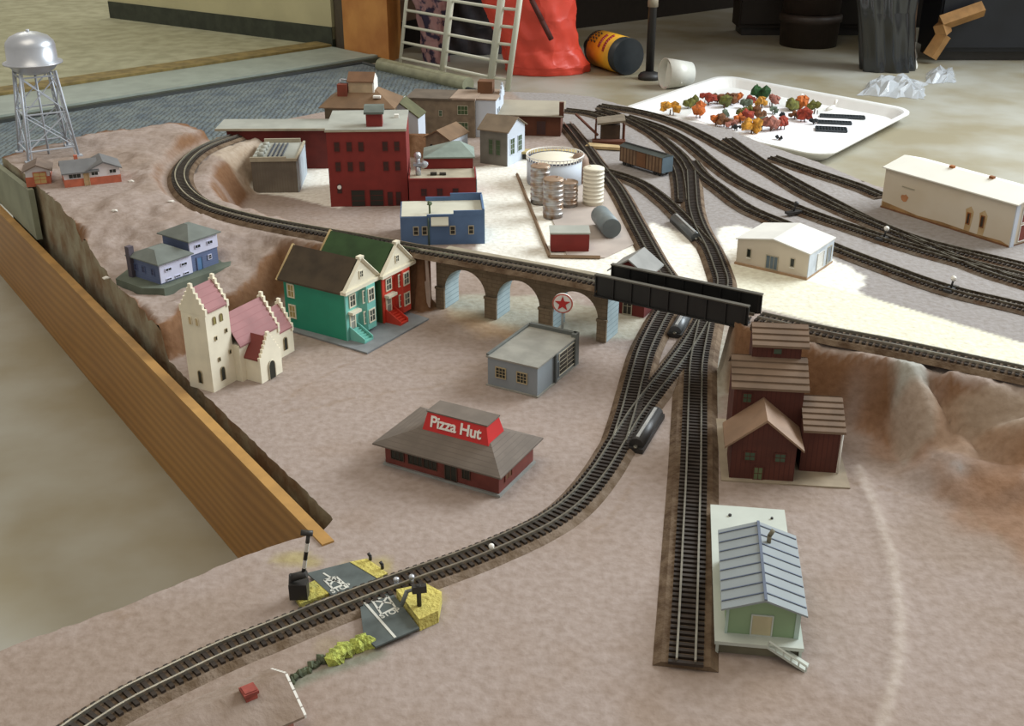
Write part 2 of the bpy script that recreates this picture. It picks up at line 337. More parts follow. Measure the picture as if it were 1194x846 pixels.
def height(X, Y):
    h = np.zeros(X.shape)
    s = sdpoly(X, Y, HILL); top = 2.7+3.1*smooth((Y-88)/16)+0.35*fbm(X,Y,7,11)
    wob = 0.9*fbm(X,Y,3.5,21); run = 1.3+5.5*smooth((X+24)/6)*smooth((97-Y)/6)
    h = np.maximum(h, top*smooth((s+0.4+wob)/run))
    d, z, sd = line_f(X, Y, LOOP)
    inner = sd > 0 ; hw = np.where(Y > 100, 2.3, 1.7); rn = np.where(inner, 3.6+0.8*fbm(X,Y,4,31), 2.4)
    rn = np.where(X > -15.5, 0.3, rn); hw = np.where(X > -15.5, 0.6, hw)
    h = np.maximum(h, (z-0.42)*(1-smooth((d-hw)/rn)))
    d, z, sd = line_f(X, Y, LINE_R); hw = np.where(sd > 0, np.clip(2.1-0.05*(X-17),1.2,3), 1.7)+0.25*fbm(X,Y,2.5,41)
    rn = np.where(sd > 0, 1.3, 2.6+3.2*smooth((X-27)/4)); rn = np.where(X < 19.2, 0.8+0.9*smooth((X-18.2)/1.0), rn)
    h = np.maximum(h, (z-0.42)*(1-smooth((d-hw)/rn)**0.8))
    d, z, _ = line_f(X, Y, RIDGE); h = np.maximum(h, z*(1-smooth((d-0.2)/(2.3+0.5*fbm(X,Y,2,51)))))
    # sunken shelf and lump at the right
    d = np.hypot((X-31)/7, (Y-62.5)/5.0); h = np.maximum(h, 1.5*(1-smooth((d-0.45)/0.6)))
    lx, ly, _ = U(1190,520,1.5); d = np.hypot((X-lx)/3.0, (Y-ly)/2.6); h = np.maximum(h, 3.8*np.sqrt(np.clip(1-d**2, 0, 1))+0.4*fbm(X,Y,1.5,61)*(d < 1))
    h = h+0.9*smooth((X-24)/14)*smooth((64-Y)/10)
    # low ridge line (seam) on the right plain
    S = [U(*p) for p in [(1000,545),(1020,590),(1040,650),(1050,720),(1046,780),(1025,860)]]
    d, _, _ = line_f(X, Y, S); h = h+0.12*(1-smooth((d-0.1)/0.7))
    rough = 0.07+0.30*smooth(h/2.5)+0.25*smooth(h/2)*smooth((X-16)/6)*smooth((78-Y)/4)
    flat = 1-smooth((3-h)/3)*0
    h = h+rough*(fbm(X,Y,2.6,71)+0.5*vnoise(X,Y,0.9,77))*np.where(h > 0.15, 1, 0.3)
    for Lx in (LOOP, LINE_R):
        d, z, _ = line_f(X, Y, Lx); h = np.minimum(h, (z-0.44)+np.where(d < 1.45, 0.0, 3.5*smooth((d-1.45)/3.0)+0*d))
    for fx, fy, fr, fz in ((-40.6,108.3,3.4,5.5),(-45.2,107.6,2.2,5.5),(-49.7,120.4,4.6,5.6)):
        w = (1-smooth((np.hypot(X-fx,Y-fy)-fr)/1.5))*(h > 3); h = h*(1-w)+fz*w
    return h
OUT = [(-11,56.3),(-10.6,57.6)]+[(-29.5,84.0),(-43.2,104.0),(-53.0,117.6),(-54.3,119.3),(-54.2,121.5),(-48.6,130),(-40.4,136.5),(-35.9,136.5),(-33.5,141),(-33,160),(-24,169),(-5.6,180.6),(7.5,178.5),(12.2,176),(21.3,163.8),(29.6,154.8),(33.5,145.5),(37.7,138),(42,127),(50,126),(66,118),(66,24),(-40,24),(-40,33),(-25.5,45.5),(-23.5,46.9),(-20.2,49.2),(-15,53.7)]
# denser outline with a little wobble so that the broken plaster edges look broken
def densify(P, st=0.6, amp=0.08):
    out = []
    for i in range(len(P)):
        a = Vector(P[i]); b = Vector(P[(i+1) % len(P)]); n = max(1, int((b-a).length/st))
        for k in range(n): q = a.lerp(b, k/n); out.append((q.x+random.uniform(-amp,amp), q.y+random.uniform(-amp,amp)))
    return out
OUTD = densify(OUT)
st = 0.36
xs = np.arange(-58, 66.5, st); ys = np.concatenate([np.arange(24, 100, st), np.arange(100, 182, 0.5)])
X, Y = np.meshgrid(xs, ys); SD = sdpoly(X, Y, OUTD); ins = SD > 0
# cells with at least one vertex inside
cell = ins[:-1,:-1] | ins[1:,:-1] | ins[:-1,1:] | ins[1:,1:]
need = np.zeros(ins.shape, bool); need[:-1,:-1] |= cell; need[1:,:-1] |= cell; need[:-1,1:] |= cell; need[1:,1:] |= cell
snap = need & ~ins; iy, ix = np.where(snap)
qx = X[iy,ix]; qy = Y[iy,ix]; bd = np.full(qx.shape, 1e9); nx = qx.copy(); ny = qy.copy()
for i in range(len(OUTD)):
    d, t, s, px, py = seg_d(qx, qy, OUTD[i], OUTD[(i+1) % len(OUTD)]); k = d < bd
    bd = np.where(k, d, bd); nx = np.where(k, px, nx); ny = np.where(k, py, ny)
X[iy,ix] = nx; Y[iy,ix] = ny
Z = height(X, Y)
def Hs(x, y): return float(height(np.array([x*1.0]), np.array([y*1.0]))[0])
# ---- paint ----
def c3(r,g,b): return np.array([lin(r), lin(g), lin(b)])
col = np.zeros(X.shape+(3,)); n1 = fbm(X,Y,9,101); n2 = fbm(X,Y,3,111); n3 = fbm(X,Y,1.2,121)
tan = c3(162,148,140); tan2 = c3(146,129,114); brown = c3(122,88,60); pink = c3(170,146,132); grey = c3(150,146,144); white = c3(236,234,224); cream = c3(214,210,190)
def mixc(c, m): 
    m = np.clip(m, 0, 1)[...,None]; return lambda base: base*(1-m)+c*m
col[:] = tan
col = mixc(tan2, smooth((n1+0.15)*1.6)*0.55)(col); col = mixc(c3(142,120,100), smooth((n2-0.1)*2)*0.22)(col)
gx = np.gradient(Z, axis=1)/st; gy = np.gradient(Z, axis=0)/st; slope = np.hypot(gx, gy)
for _ in range(3):
    sp_ = np.pad(slope, 1, mode='edge'); slope = (sp_[:-2,1:-1]+sp_[2:,1:-1]+sp_[1:-1,:-2]+sp_[1:-1,2:]+2*slope)/6
col = mixc(brown, smooth((slope-0.55)/0.7)*smooth((n2+0.9)*1.3)*0.95)(col)
def pxpoly(P, z=0): return [U(p[0], p[1], z)[:2] for p in P]
def region(P, c, soft=0.5, wob=0.6, z=0, amt=1.0, lo=None):
    global col
    s = sdpoly(X, Y, pxpoly(P, z) if z is not None else P)+wob*n3; m = smooth(s/soft+0.5)*amt
    if lo is not None: m = m*(Z < lo)
    col = mixc(c, m)(col)
region([(585,100),(700,113),(760,133),(850,150),(905,172),(960,190),(1040,225),(1300,240),(1300,440),(1194,430),(1010,385),(880,352),(845,330),(720,285),(690,245),(660,150)], grey, 1.5, 0.5, amt=0.9, lo=1.0)
region([(255,225),(262,160),(300,158),(345,200),(290,230)], c3(190,176,156), 1.5, 1.0, amt=.6)
region([(296,200),(400,190),(398,243),(330,228),(292,224)], white, 0.4, 0.6, lo=0.7)
region([(548,196),(600,186),(640,180),(700,200),(728,240),(752,290),(775,330),(640,325),(556,300),(550,250)], white, 0.5, 0.7, lo=1.0)
region([(758,258),(790,270),(806,275),(838,318),(850,345),(770,345),(765,300)], white, 0.4, 0.5, lo=1.0)
region([(838,266),(858,262),(965,300),(1010,322),(1000,345),(930,335),(850,310)], white, 0.4, 0.8, lo=1.0)
region([(860,330),(905,348),(1194,430),(1194,440),(880,360)], c3(160,154,146), 0.5, 0.3, lo=1.0)
region([(838,305),(905,318),(1010,345),(1194,400),(1400,460),(1400,500),(1180,440),(1050,400),(850,350)], c3(228,226,206), 0.25, 0.15, lo=1.0)
region([(520,345),(640,345),(760,372),(745,395),(600,388),(520,362)], c3(186,190,172), 1.0, 1.0, amt=0.55, lo=1.0)
region([(828,385),(845,380),(850,430),(838,480),(826,470)], c3(176,182,168), 1.0, 0.6, amt=0.5)
region([(505,355),(560,365),(640,400),(560,392)], c3(190,160,120), 2, 1.0, amt=0.5, lo=1.0)
region([(1090,470),(1150,478),(1194,490),(1194,505),(1130,498),(1092,482)], c3(136,146,150), 0.4, 0.4, z=4.4, amt=0.55)
region([(1085,448),(1194,458),(1260,470),(1260,500),(1194,492),(1098,478)], c3(168,152,134), 0.8, 0.6, z=4.4, amt=0.75)
region([(1035,425),(1060,430),(1095,490),(1060,500),(1040,470)], c3(176,182,176), 0.7, 0.7, z=3.0, amt=0.7)
region([(1090,580),(1194,560),(1260,700),(1180,640),(1120,620)], c3(140,104,74), 3.0, 1.5, amt=0.7)
region([(1000,500),(1060,510),(1194,560),(1194,600),(1080,560),(1010,530)], c3(156,120,92), 1.5, 1.5, amt=0.5)
S = [U(*p) for p in [(1000,545),(1020,590),(1040,650),(1050,720),(1046,780),(1025,860)]]
d, _, _ = line_f(X, Y, S); col = mixc(c3(206,196,186), (1-smooth((d-0.05)/0.4))*0.4)(col)
for cx, cy, rx, ry, a in [(340,655,34,9,.7),(430,660,30,7,.7),(497,690,24,14,.9),(405,752,30,8,.8)]:
    region([(cx+rx*math.cos(t), cy+ry*math.sin(t)) for t in [2*PI*k/12 for k in range(12)]], c3(170,158,84), 0.8, 0.9, amt=a*.8)
for a, b in [((515,650),(540,700)),((470,380),(330,470)),((330,480),(560,440)),((980,560),(1120,590)),((1120,590),(1190,650)),((120,690),(150,720)),((740,560),(700,620))]:
    A = U(*a); B = U(*b); d = seg_d(X+0.5*n2, Y+0.5*n3, A, B)[0]; col = mixc(c3(140,120,100), (1-smooth((d-0.03)/0.14))*0.45)(col)
# low-lying wagon road along the track at the bottom left
region([(60,900),(130,830),(250,780),(330,745),(385,722),(440,752),(380,772),(300,830),(200,900)], c3(152,136,124), 0.5, 0.2, amt=0.8)
region([(340,790),(440,756),(450,764),(380,788),(330,812)], c3(122,128,112), 0.6, 0.3, amt=0.8)
idx = -np.ones(X.shape, int); idx[need] = np.arange(need.sum())
verts = np.stack([X[need], Y[need], Z[need]], 1)*K; cy_, cx_ = np.where(cell)
faces = np.stack([idx[cy_,cx_], idx[cy_,cx_+1], idx[cy_+1,cx_+1], idx[cy_+1,cx_]], 1)
me = bpy.data.meshes.new('terrain'); me.from_pydata(verts.tolist(), [], faces.tolist())
ca = me.color_attributes.new('paint', 'FLOAT_COLOR', 'POINT'); cc = np.ones((need.sum(), 4)); cc[:,:3] = col[need]; ca.data.foreach_set('color', cc.ravel())
me.polygons.foreach_set('use_smooth', [True]*len(faces))
mt_ = bpy.data.materials.new('terrain_plaster'); mt_.use_nodes = True; nt = mt_.node_tree; N = nt.nodes; Lk = nt.links; bs = N['Principled BSDF']; bs.inputs['Roughness'].default_value = 0.93
bs.inputs['Specular IOR Level'].default_value = 0.2
at = N.new('ShaderNodeVertexColor'); at.layer_name = 'paint'; tc = N.new('ShaderNodeTexCoord')
nz = N.new('ShaderNodeTexNoise'); nz.inputs['Scale'].default_value = 190; nz.inputs['Detail'].default_value = 8; Lk.new(tc.outputs['Object'], nz.inputs['Vector'])
hs = N.new('ShaderNodeMix'); hs.data_type = 'RGBA'; hs.blend_type = 'MULTIPLY'; hs.inputs[0].default_value = 1
rp = N.new('ShaderNodeValToRGB'); rp.color_ramp.elements[0].position = .3; rp.color_ramp.elements[1].position = .65; rp.color_ramp.elements[0].color = (.80,.77,.73,1); rp.color_ramp.elements[1].color = (1,1,1,1)
Lk.new(nz.outputs['Fac'], rp.inputs[0]); Lk.new(at.outputs[0], hs.inputs[6]); Lk.new(rp.outputs[0], hs.inputs[7]); Lk.new(hs.outputs[2], bs.inputs['Base Color'])
bp = N.new('ShaderNodeBump'); bp.inputs['Strength'].default_value = 0.5; bp.inputs['Distance'].default_value = 0.0015; Lk.new(nz.outputs['Fac'], bp.inputs['Height']); Lk.new(bp.outputs[0], bs.inputs['Normal'])
me.materials.append(mt_)
lay = thing('layout_board', 'large tan plaster model railway landscape board lying on the concrete floor', 'model landscape', (0,0,FZ))
te = bpy.data.objects.new('terrain', me); C.objects.link(te); te.parent = lay; te.location = (0,0,-FZ*K)
oz = height(np.array([p[0] for p in OUTD]), np.array([p[1] for p in OUTD]))
sk = MB(); n = len(OUTD)
sk.add([(p[0],p[1],z-FZ) for p, z in zip(OUTD, oz)]+[(p[0],p[1],0.02) for p in OUTD], [(i, (i+1) % n, (i+1) % n+n, i+n) for i in range(n)])
obj('side_skirt', sk, M('plaster_side', (150,142,118), 0.95, 0, 0.15, 40, rgb2=(122,98,70), bump=0.5), lay)
for px_ in ((136,257),(201,247),(155,222),(120,300)):
    a_ = Vector(U(px_[0],px_[1],4.6)); hz_ = Hs(a_.x,a_.y); obj('plaster_chip', MB().blob((a_.x,a_.y,hz_-FZ+0.05), 0.22, int(px_[0]), amp=0.3, sub=1, sq=(1.6,1,.6)), M('chip_white', (226,222,212), 0.9), lay)
# wood-grain board along the left side
def m_grain():
    m = M('wood_grain_board', (166,120,58), 0.45, 0, 0.1, 6, rgb2=(152,106,50)); nt = m.node_tree; N = nt.nodes; Lk = nt.links; b = N['Principled BSDF']
    src = b.inputs['Base Color'].links[0].from_socket; tc = N.new('ShaderNodeTexCoord'); mp = N.new('ShaderNodeMapping'); mp.inputs['Scale'].default_value = (5,1,30)
    wv = N.new('ShaderNodeTexWave'); wv.bands_direction = 'Z'; wv.inputs['Scale'].default_value = 1.2; wv.inputs['Distortion'].default_value = 9; wv.inputs['Detail'].default_value = 1; wv.inputs['Detail Scale'].default_value = 0.5
    Lk.new(tc.outputs['Object'], mp.inputs['Vector']); Lk.new(mp.outputs['Vector'], wv.inputs['Vector'])
    mx = N.new('ShaderNodeMix'); mx.data_type = 'RGBA'; mx.blend_type = 'MULTIPLY'; Lk.new(wv.outputs['Fac'], mx.inputs[0]); Lk.new(src, mx.inputs[6]); mx.inputs[7].default_value = (.74,.70,.60,1); Lk.new(mx.outputs[2], b.inputs['Base Color'])
    return m
bA = Vector((-10.9,56.0,0)); bB = Vector((-60.2,126.2,0)); bd_ = (bB-bA); bl = bd_.length; br = math.atan2(bd_.y, bd_.x)
wb = thing('wood_board', 'long wood-grain edge board on the floor along the left side of the layout', 'board', (bA.x, bA.y, FZ), br)
obj('board_face', MB().box(-1.2, bl, 0.25, 0.75, 0.02, 9.0), m_grain(), wb)
obj('top_edge', MB().box(-1.2, bl, 0.0, 0.75, 9.0, 9.12), M('board_edge', (176,134,72), 0.6), wb)
pn = (Vector(U(55,281,0))); tag(obj('end_panel', MB().prism([(0,0,0),(18,0,0),(18,0,4.4),(0,0,5.1)], (0,0.55,0)), M('panel_green', (142,146,124), 0.8, 0, 0.1, 30), None, (pn.x-0.5, pn.y+0.25, 0.14), br), 'grey-green upright plank on top of the wood-grain board beside the hill', 'plank')
# ------------------------------------------------------------------ tracks
y = dict(bed=1.25, bedm=m_bed_yard, rail=m_rail_dark, bedh=0.18)
main = [(40,880),(85,846),(140,811),(200,781),(260,753),(320,729),(400,697),(480,668),(545,645),(600,622),(640,602),(672,578),(700,545),(722,510)]
TRUNK = [(722,510),(742,478),(765,448),(789,418),(806,395),(823,366)]
track(main+TRUNK[1:], 'long curved single track running from the bottom left corner to under the black bridge', bed=1.3, bedh=0.26, bedm=M('bed_tan', (128,112,96), 0.95, 0, 0.2, 90, rgb2=(98,80,60), bump=0.6))
track([(722,512),(733,476),(742,440),(752,405),(768,372),(783,345),(779,322),(765,300),(741,256),(720,218),(698,190),(682,168),(661,142)], 'track passing behind the white storage tank and curving down beside the stone viaduct', bed=1.3, dz=0.03, bedh=0.26, rail=m_rail)
track([(800,768),(803,700),(806,620),(809,540),(811,450),(813,415),(823,366)], 'straight dead-end siding beside the green freight depot', bed=1.6, dz=0.02, bedh=0.28)
track([(823,366),(836,348),(843,328),(838,308),(829,286),(816,262),(809,240),(807,215),(806,198)], 'track curving up past the small white building to the yard throat', dz=0.02, bed=1.3, bedh=0.26, rail=m_rail)
track([(806,198),(798,184),(783,169),(762,153),(738,140),(716,131),(697,126)], 'inner yard track bending left above the weathered boxcar', dz=0.0, **y)
track([(829,286),(812,268),(795,250),(776,232),(752,214),(728,204),(704,197)], 'curved connecting track just below the weathered boxcar', dz=0.05, **y)
track([(796,232),(794,210),(790,194),(780,180)], 'short vertical stub track left of the yard throat', dz=-0.02, **y)
track([(807,186),(819,201),(840,217),(874,241),(926,263),(970,284),(1032,308),(1107,334),(1194,355),(1290,380)], 'yard track nearest the small white building, running to the right edge', dz=0.05, **y)
track([(731,134),(771,147),(800,162),(829,185),(858,206),(893,224),(930,240),(962,252)], 'second yard track from the front, left half of the fan', dz=0.03, **y)
track([(962,252),(1004,266),(1059,284),(1131,304),(1194,320),(1290,345)], 'second yard track from the front, right half of the fan', dz=0.03, **y)
track([(700,121),(749,129),(792,142),(825,158),(858,176),(899,198),(943,224),(994,247),(1045,268),(1100,292),(1150,312),(1194,326),(1290,352)], 'long yard track sweeping from the shed roof at the back to the right edge', dz=0.0, **y)
track([(850,160),(884,184),(926,209),(977,236),(1021,258),(1080,280),(1194,308),(1290,333)], 'yard track starting beside the white tray, third from the front', dz=0.06, **y)
track([(902,181),(930,191),(960,201),(1000,214),(1030,226)], 'short yard track ending at the big rust-stained cream building', dz=0.0, **y)
track([(659,126),(690,130),(716,139)], 'short track end at the back beside the brown shed', dz=-0.03, **y)
track([(p[0],p[1],p[2]-0.42) for p in LOOP[2:]]+[(p[0],p[1],p[2]-0.42) for p in LINE_V[1:]], 'raised loop track curving around the hill and over the stone viaduct', world=True, bed=1.3, bedh=0.28)
LB = [(712,330),(790,347),(870,364)]
track([(p[0],p[1],p[2]-0.42) for p in LINE_R], 'raised track on the embankment behind the brown grain elevator', world=True, bed=1.4, bedh=0.28)
# ------------------------------------------------------------------ plate girder bridge
m_black = M('girder_black', (34,34,32), 0.45, 0, 0.2, 60); m_girdtop = M('girder_top', (88,84,74), 0.6)
g0 = Vector(U(706,331,4.95)); g1 = Vector(U(880,368,4.95)); gl = (g1-g0).length; gr = math.atan2((g1-g0).y, (g1-g0).x)
br_ = thing('girder_bridge', 'black plate girder bridge carrying the raised track over the lower tracks', 'bridge', tuple(g0), gr)
for s, zz in ((-1, 0), (1, 0)):
    gm = MB(); yy = s*1.35
    gm.box(-0.2, gl, yy-0.05, yy+0.05, -0.45, 1.15); gm.box(-0.2, gl, yy-0.2, yy+0.2, 1.15, 1.25, 1); gm.box(-0.2, gl, yy-0.2, yy+0.2, -0.55, -0.45)
    for k in range(9): xx = -0.1+k*(gl-0.1)/8; gm.box(xx-0.05, xx+0.05, yy-0.18, yy+0.18, -0.45, 1.15)
    obj('girder', gm, [m_black, m_girdtop], br_)
fl = MB().box(-0.1, gl-0.1, -1.3, 1.3, -0.48, -0.35)
for k in range(12): xx = 0.3+k*(gl-0.8)/11; fl.box(xx-0.08, xx+0.08, -1.28, 1.28, -0.6, -0.48)
obj('deck', fl, m_black, br_)
tm = MB()
for k in range(int(gl/0.45)): tm.box(0.1+k*0.45, 0.32+k*0.45, -0.85, 0.85, -0.34, -0.2)
obj('sleeper_strip', tm, m_tie, br_)
for s in (-1, 1): obj('rail', MB().box(0, gl-0.2, s*0.45-0.055, s*0.45+0.055, -0.2, 0.0), m_rail_dark, br_)
# ------------------------------------------------------------------ stone viaduct
m_stone = M('viaduct_stone', (128,112,90), 0.9, 0, 0.15, 80, brick=(0.9,0.35,0.03,(104,90,72)), bump=0.4)
m_stoneb = M('viaduct_inside', (158,176,180), 0.85, 0, 0.1, 50, brick=(1.1,0.42,0.03,(120,136,140)))
m_cap = M('viaduct_cap', (160,150,128), 0.85)
v0 = Vector(U(508,296.5,4.75)); v1 = Vector(U(709,334,4.75)); v0.z = v1.z = 0; vl = (v1-v0).length; vr = math.atan2((v1-v0).y, (v1-v0).x)
vd = thing('stone_viaduct', 'grey stone model viaduct with three round arches under the raised track', 'viaduct', (v0.x, v0.y, 0.0), vr)
TZ = 4.58; VW = 2.25; AR = [(2.8,1.97),(7.85,1.97),(13.05,1.97)]; ZS = 1.8
aw = MB(); ends = [0.0]
top_ = [(x_, z_) for x_, z_ in []]; prev = 0.0
for xc, r in AR:
    aw.add([(prev,0,0),(xc-r,0,0),(xc-r,0,TZ),(prev,0,TZ),(prev,VW,0),(xc-r,VW,0),(xc-r,VW,TZ),(prev,VW,TZ)], [(0,1,2,3),(5,4,7,6)], 0)
    ts = [PI-PI*j/18 for j in range(19)]; P = [(xc+r*math.cos(t), ZS+r*1.02*math.sin(t)) for t in ts]
    for (xa,za),(xb,zb_) in zip(P, P[1:]):
        aw.add([(xa,0,za),(xb,0,zb_),(xb,0,TZ),(xa,0,TZ),(xa,VW,za),(xb,VW,zb_),(xb,VW,TZ),(xa,VW,TZ)], [(0,1,2,3),(5,4,7,6)], 0)
        aw.add([(xa,0,za),(xa,VW,za),(xb,VW,zb_),(xb,0,zb_)], [(0,1,2,3)], 1)
    aw.add([(xc-r,0,0),(xc-r,VW,0),(xc-r,VW,ZS),(xc-r,0,ZS),(xc+r,0,0),(xc+r,VW,0),(xc+r,VW,ZS),(xc+r,0,ZS)], [(0,1,2,3),(5,4,7,6)], 1)
    prev = xc+r
xe = vl+0.05; aw.add([(prev,0,0),(xe,0,0),(xe,0,TZ),(prev,0,TZ),(prev,VW,0),(xe,VW,0),(xe,VW,TZ),(prev,VW,TZ)], [(0,1,2,3),(5,4,7,6)], 0)
aw.add([(xe,0,0),(xe,VW,0),(xe,VW,TZ),(xe,0,TZ)], [(0,1,2,3)], 1).add([(0,0,TZ),(xe,0,TZ),(xe,VW,TZ),(0,VW,TZ),(0,0,0),(0,VW,0)], [(0,1,2,3),(0,3,5,4)], 0)
obj('arch_wall', aw, [m_stone, m_stoneb], vd)
obj('deck_edge', MB().box(-0.1, vl+0.15, -0.18, VW+0.18, TZ, TZ+0.17), m_cap, vd)
for xa, xb in ((0.0,0.83),(4.77,5.88),(9.82,11.08),(15.02,xe)):
    obj('pier', MB().box(xa-0.0,xb,-0.2,-0.01,0.02,1.85).box(xa-0.05,xb+0.05,-0.26,-0.01,1.75,1.95), m_stone, vd)
# red star sign standing before the viaduct
m_wht = M('white_paint', (232,230,222), 0.6, 0, 0.03); m_redp = M('red_paint', (190,44,40), 0.5, 0, 0.06)
sp = Vector(U(655,412,0)); sg = thing('star_sign', 'round white sign with a red star on a pole beside the grey garage', 'sign', tuple(sp), math.radians(-10))
obj('pole', MB().bar((0,0,0),(0,0,3.6),0.1,8), M('sign_pole', (150,154,150), 0.5), sg)
obj('sign_disc', MB().bar((0,-0.1,4.25),(0,0.1,4.25),0.78,28), m_wht, sg)
obj('ring', MB().prism([(0.80*math.cos(t),-0.12,4.25+0.80*math.sin(t)) for t in [2*PI*k/28 for k in range(28)]], (0,0.03,0)), M('sign_ring', (200,110,96), 0.6), sg)
obj('sign_face', MB().prism([(0.68*math.cos(t),-0.15,4.25+0.68*math.sin(t)) for t in [2*PI*k/28 for k in range(28)]], (0,0.04,0)), m_wht, sg)
st_ = [((0.62 if k % 2 == 0 else 0.25)*math.sin(PI*k/5), (0.62 if k % 2 == 0 else 0.25)*math.cos(PI*k/5)) for k in range(10)]
sm_ = MB(); c0 = (0,-0.2,4.25); vv = [(0,-0.2,4.25)]+[(a,-0.2,4.25+b) for a, b in st_]+[(a,-0.13,4.25+b) for a, b in st_]
sm_.add(vv, [(0,1+k,1+(k+1) % 10) for k in range(10)]+[(1+k,1+(k+1) % 10,11+(k+1) % 10,11+k) for k in range(10)]); obj('star', sm_, m_redp, sg)
# brown plywood retaining wall left of the viaduct
m_ply = M('brown_ply', (128,82,46), 0.8, 0, 0.2, 30, rgb2=(104,64,36))
w0_ = Vector(U(466,352,0)); w1_ = Vector(U(508,357,0)); wl = (w1_-w0_).length; wr = vr
rw = thing('retaining_wall', 'brown painted plywood retaining wall between the red house and the viaduct', 'wall', tuple(v0), wr)
obj('panel', MB().box(-8.2, -0.35, -0.7, -0.3, -0.05, 4.65), m_ply, rw); obj('batten', MB().box(-8.2, -0.9, -0.77, -0.7, 2.8, 2.88), M('ply_line', (90,56,32), 0.8), rw)
obj('torn_strip', MB().prism([(-0.75,-0.85,0.3),(-0.2,-0.85,0.2),(-0.1,-0.85,1.4),(-0.3,-0.85,4.6),(-0.55,-0.85,4.6),(-0.5,-0.85,2.6),(-0.9,-0.85,2.2)], (0,0.1,0)), M('torn_board', (206,186,170), 0.8), rw)
# ------------------------------------------------------------------ switch machines
m_sm = M('machine_case', (92,96,98), 0.4, 0.2, 0.1); m_smd = M('machine_dark', (46,44,42), 0.5)
def switch_machine(a, b, label, cm, z=0.0, w=0.55):
    A = Vector(U(*a, z)); B = Vector(U(*b, z)); l = (B-A).length; r = math.atan2((B-A).y, (B-A).x)
    t = thing('switch_machine', label, 'switch machine', tuple(A), r, 'switch machines beside the turnouts')
    obj('housing', MB().box(0, l, -w, w, 0.02, 0.35, 0), m_smd, t)
    obj('coil_cover', MB().bar((0.25,0,0.45),(l-0.25,0,0.45),0.5,12), cm, t)
    obj('cover_strip', MB().box(0.5, l-0.5, -0.1, 0.1, 0.9, 1.0), M('bright_strip', (214,214,210), 0.3, 0.5), t)
    for s in (0.12, l-0.12): obj('screw', MB().bar((s,0,0.35),(s,0,0.47),0.14,8), m_rail, t)
switch_machine((740,528),(766,486), 'dark switch machine at the curve nearest the viewer', m_smd)
switch_machine((786,394),(800,370), 'grey switch machine half under the black bridge', m_sm, w=0.6)
switch_machine((786,258),(812,283), 'grey switch machine beside the track left of the small white building', m_sm, w=0.5)
def throw_stand(px, label, wc):
    p = Vector(U(*px, 0)); t = thing('ground_throw', label, 'switch stand', (p.x,p.y,0.22), random.uniform(0,1), 'turnout levers in the yard')
    obj('base', MB().box(-0.9, 0.9, -0.35, 0.35, 0, 0.25), m_smd, t); obj('lever', MB().bar((0,0,0.25),(0.25,0,1.0),0.1,6), m_smd, t)
    obj('weight', MB().blob((0.25,0,1.05), 0.26, 3, amp=0.1), wc, t)
throw_stand((925,251), 'black turnout lever between the yard tracks above the small white building', m_smd)
throw_stand((1030,281), 'white-tipped turnout lever between the yard tracks before the cream building', m_wht)
throw_stand((1108,341), 'grey and white turnout lever at the lowest yard track', m_wht)
# ------------------------------------------------------------------ buildings
m_dkwin = M('window_dark', (40,44,38), 0.25, 0, 0.05); m_wintan = M('window_frame_tan', (176,160,124), 0.7)
# church
m_chw = M('church_wall', (236,228,204), 0.75, 0, 0.06, 60); m_chroof = M('church_roof', (160,112,112), 0.75, 0, 0.12, 40, stripe=('z',0.42,(146,98,98),0.12)); m_chroofd = M('church_porch_roof', (136,64,56), 0.75, 0, 0.15, 40)
p = U(222,450); ch = thing('church', 'white model church with stepped gables, a tall tower and dusty pink roofs', 'church', (p[0],p[1],0), math.radians(-29))
def stepped(x0, x1, yv, z0, zt, n, axis='y', th=0.22, mb=None, zb=None):     # stepped gable on the plane y=yv (axis y) or x=yv
    mb = mb or MB(); w = x1-x0; xm = (x0+x1)/2; zb = z0 if zb is None else zb
    P = [(x0-0.08, zb), (x1+0.08, zb)]
    for k in range(n):
        xx = x1+0.08-(w/2)*k/n; P += [(xx, z0+(zt-z0)*(k+0.55)/n), (xx-(w/2)/n*1.0, z0+(zt-z0)*(k+0.55)/n)]
    P = P[:-1]+[(xm+0.14, z0+(zt-z0)*(n-0.45)/n), (xm+0.14, zt+0.15), (xm-0.14, zt+0.15), (xm-0.14, z0+(zt-z0)*(n-0.45)/n)]
    for k in range(n-1, -1, -1):
        xx = x0-0.08+(w/2)*k/n; P += [(xx+(w/2)/n*1.0, z0+(zt-z0)*(k+0.55)/n), (xx, z0+(zt-z0)*(k+0.55)/n)]
    Q = []
    for q in P:
        if not Q or abs(q[0]-Q[-1][0])+abs(q[1]-Q[-1][1]) > 1e-4: Q.append(q)
    P = Q
    if axis == 'y': mb.prism([(a, yv, b) for a, b in P], (0, th, 0))
    else: mb.prism([(yv, a, b) for a, b in P], (th, 0, 0))
    return mb
tw = gwalls(0,2.3,0,2.4,0,6.3); obj('tower', tw, m_chw, ch)
g = obj('tower_gable', stepped(0,2.3,-0.02,6.3,8.1,5,zb=6.0), m_chw, ch); obj('tower_gable', stepped(0,2.3,2.22,6.3,8.1,5,zb=6.0), m_chw, ch)
obj('tower_roof', groof(0,2.3,0.22,2.2,6.3,1.45,'y',0.12,-0.02), m_chroof, ch)
obj('nave', gwalls(0.1,2.9,2.4,6.9,0,2.9), m_chw, ch); obj('nave_roof', groof(0.1,2.9,2.45,6.7,2.9,2.0,'y',0.1,0), m_chroof, ch)
obj('nave_gable', stepped(0.1,2.9,6.7,2.9,5.25,6,zb=2.4), m_chw, ch)
obj('chancel', gwalls(0.5,2.7,6.9,8.7,0,2.2), m_chw, ch); obj('chancel_roof', groof(0.5,2.7,6.9,8.55,2.2,1.5,'y',0.1,0), m_chroof, ch)
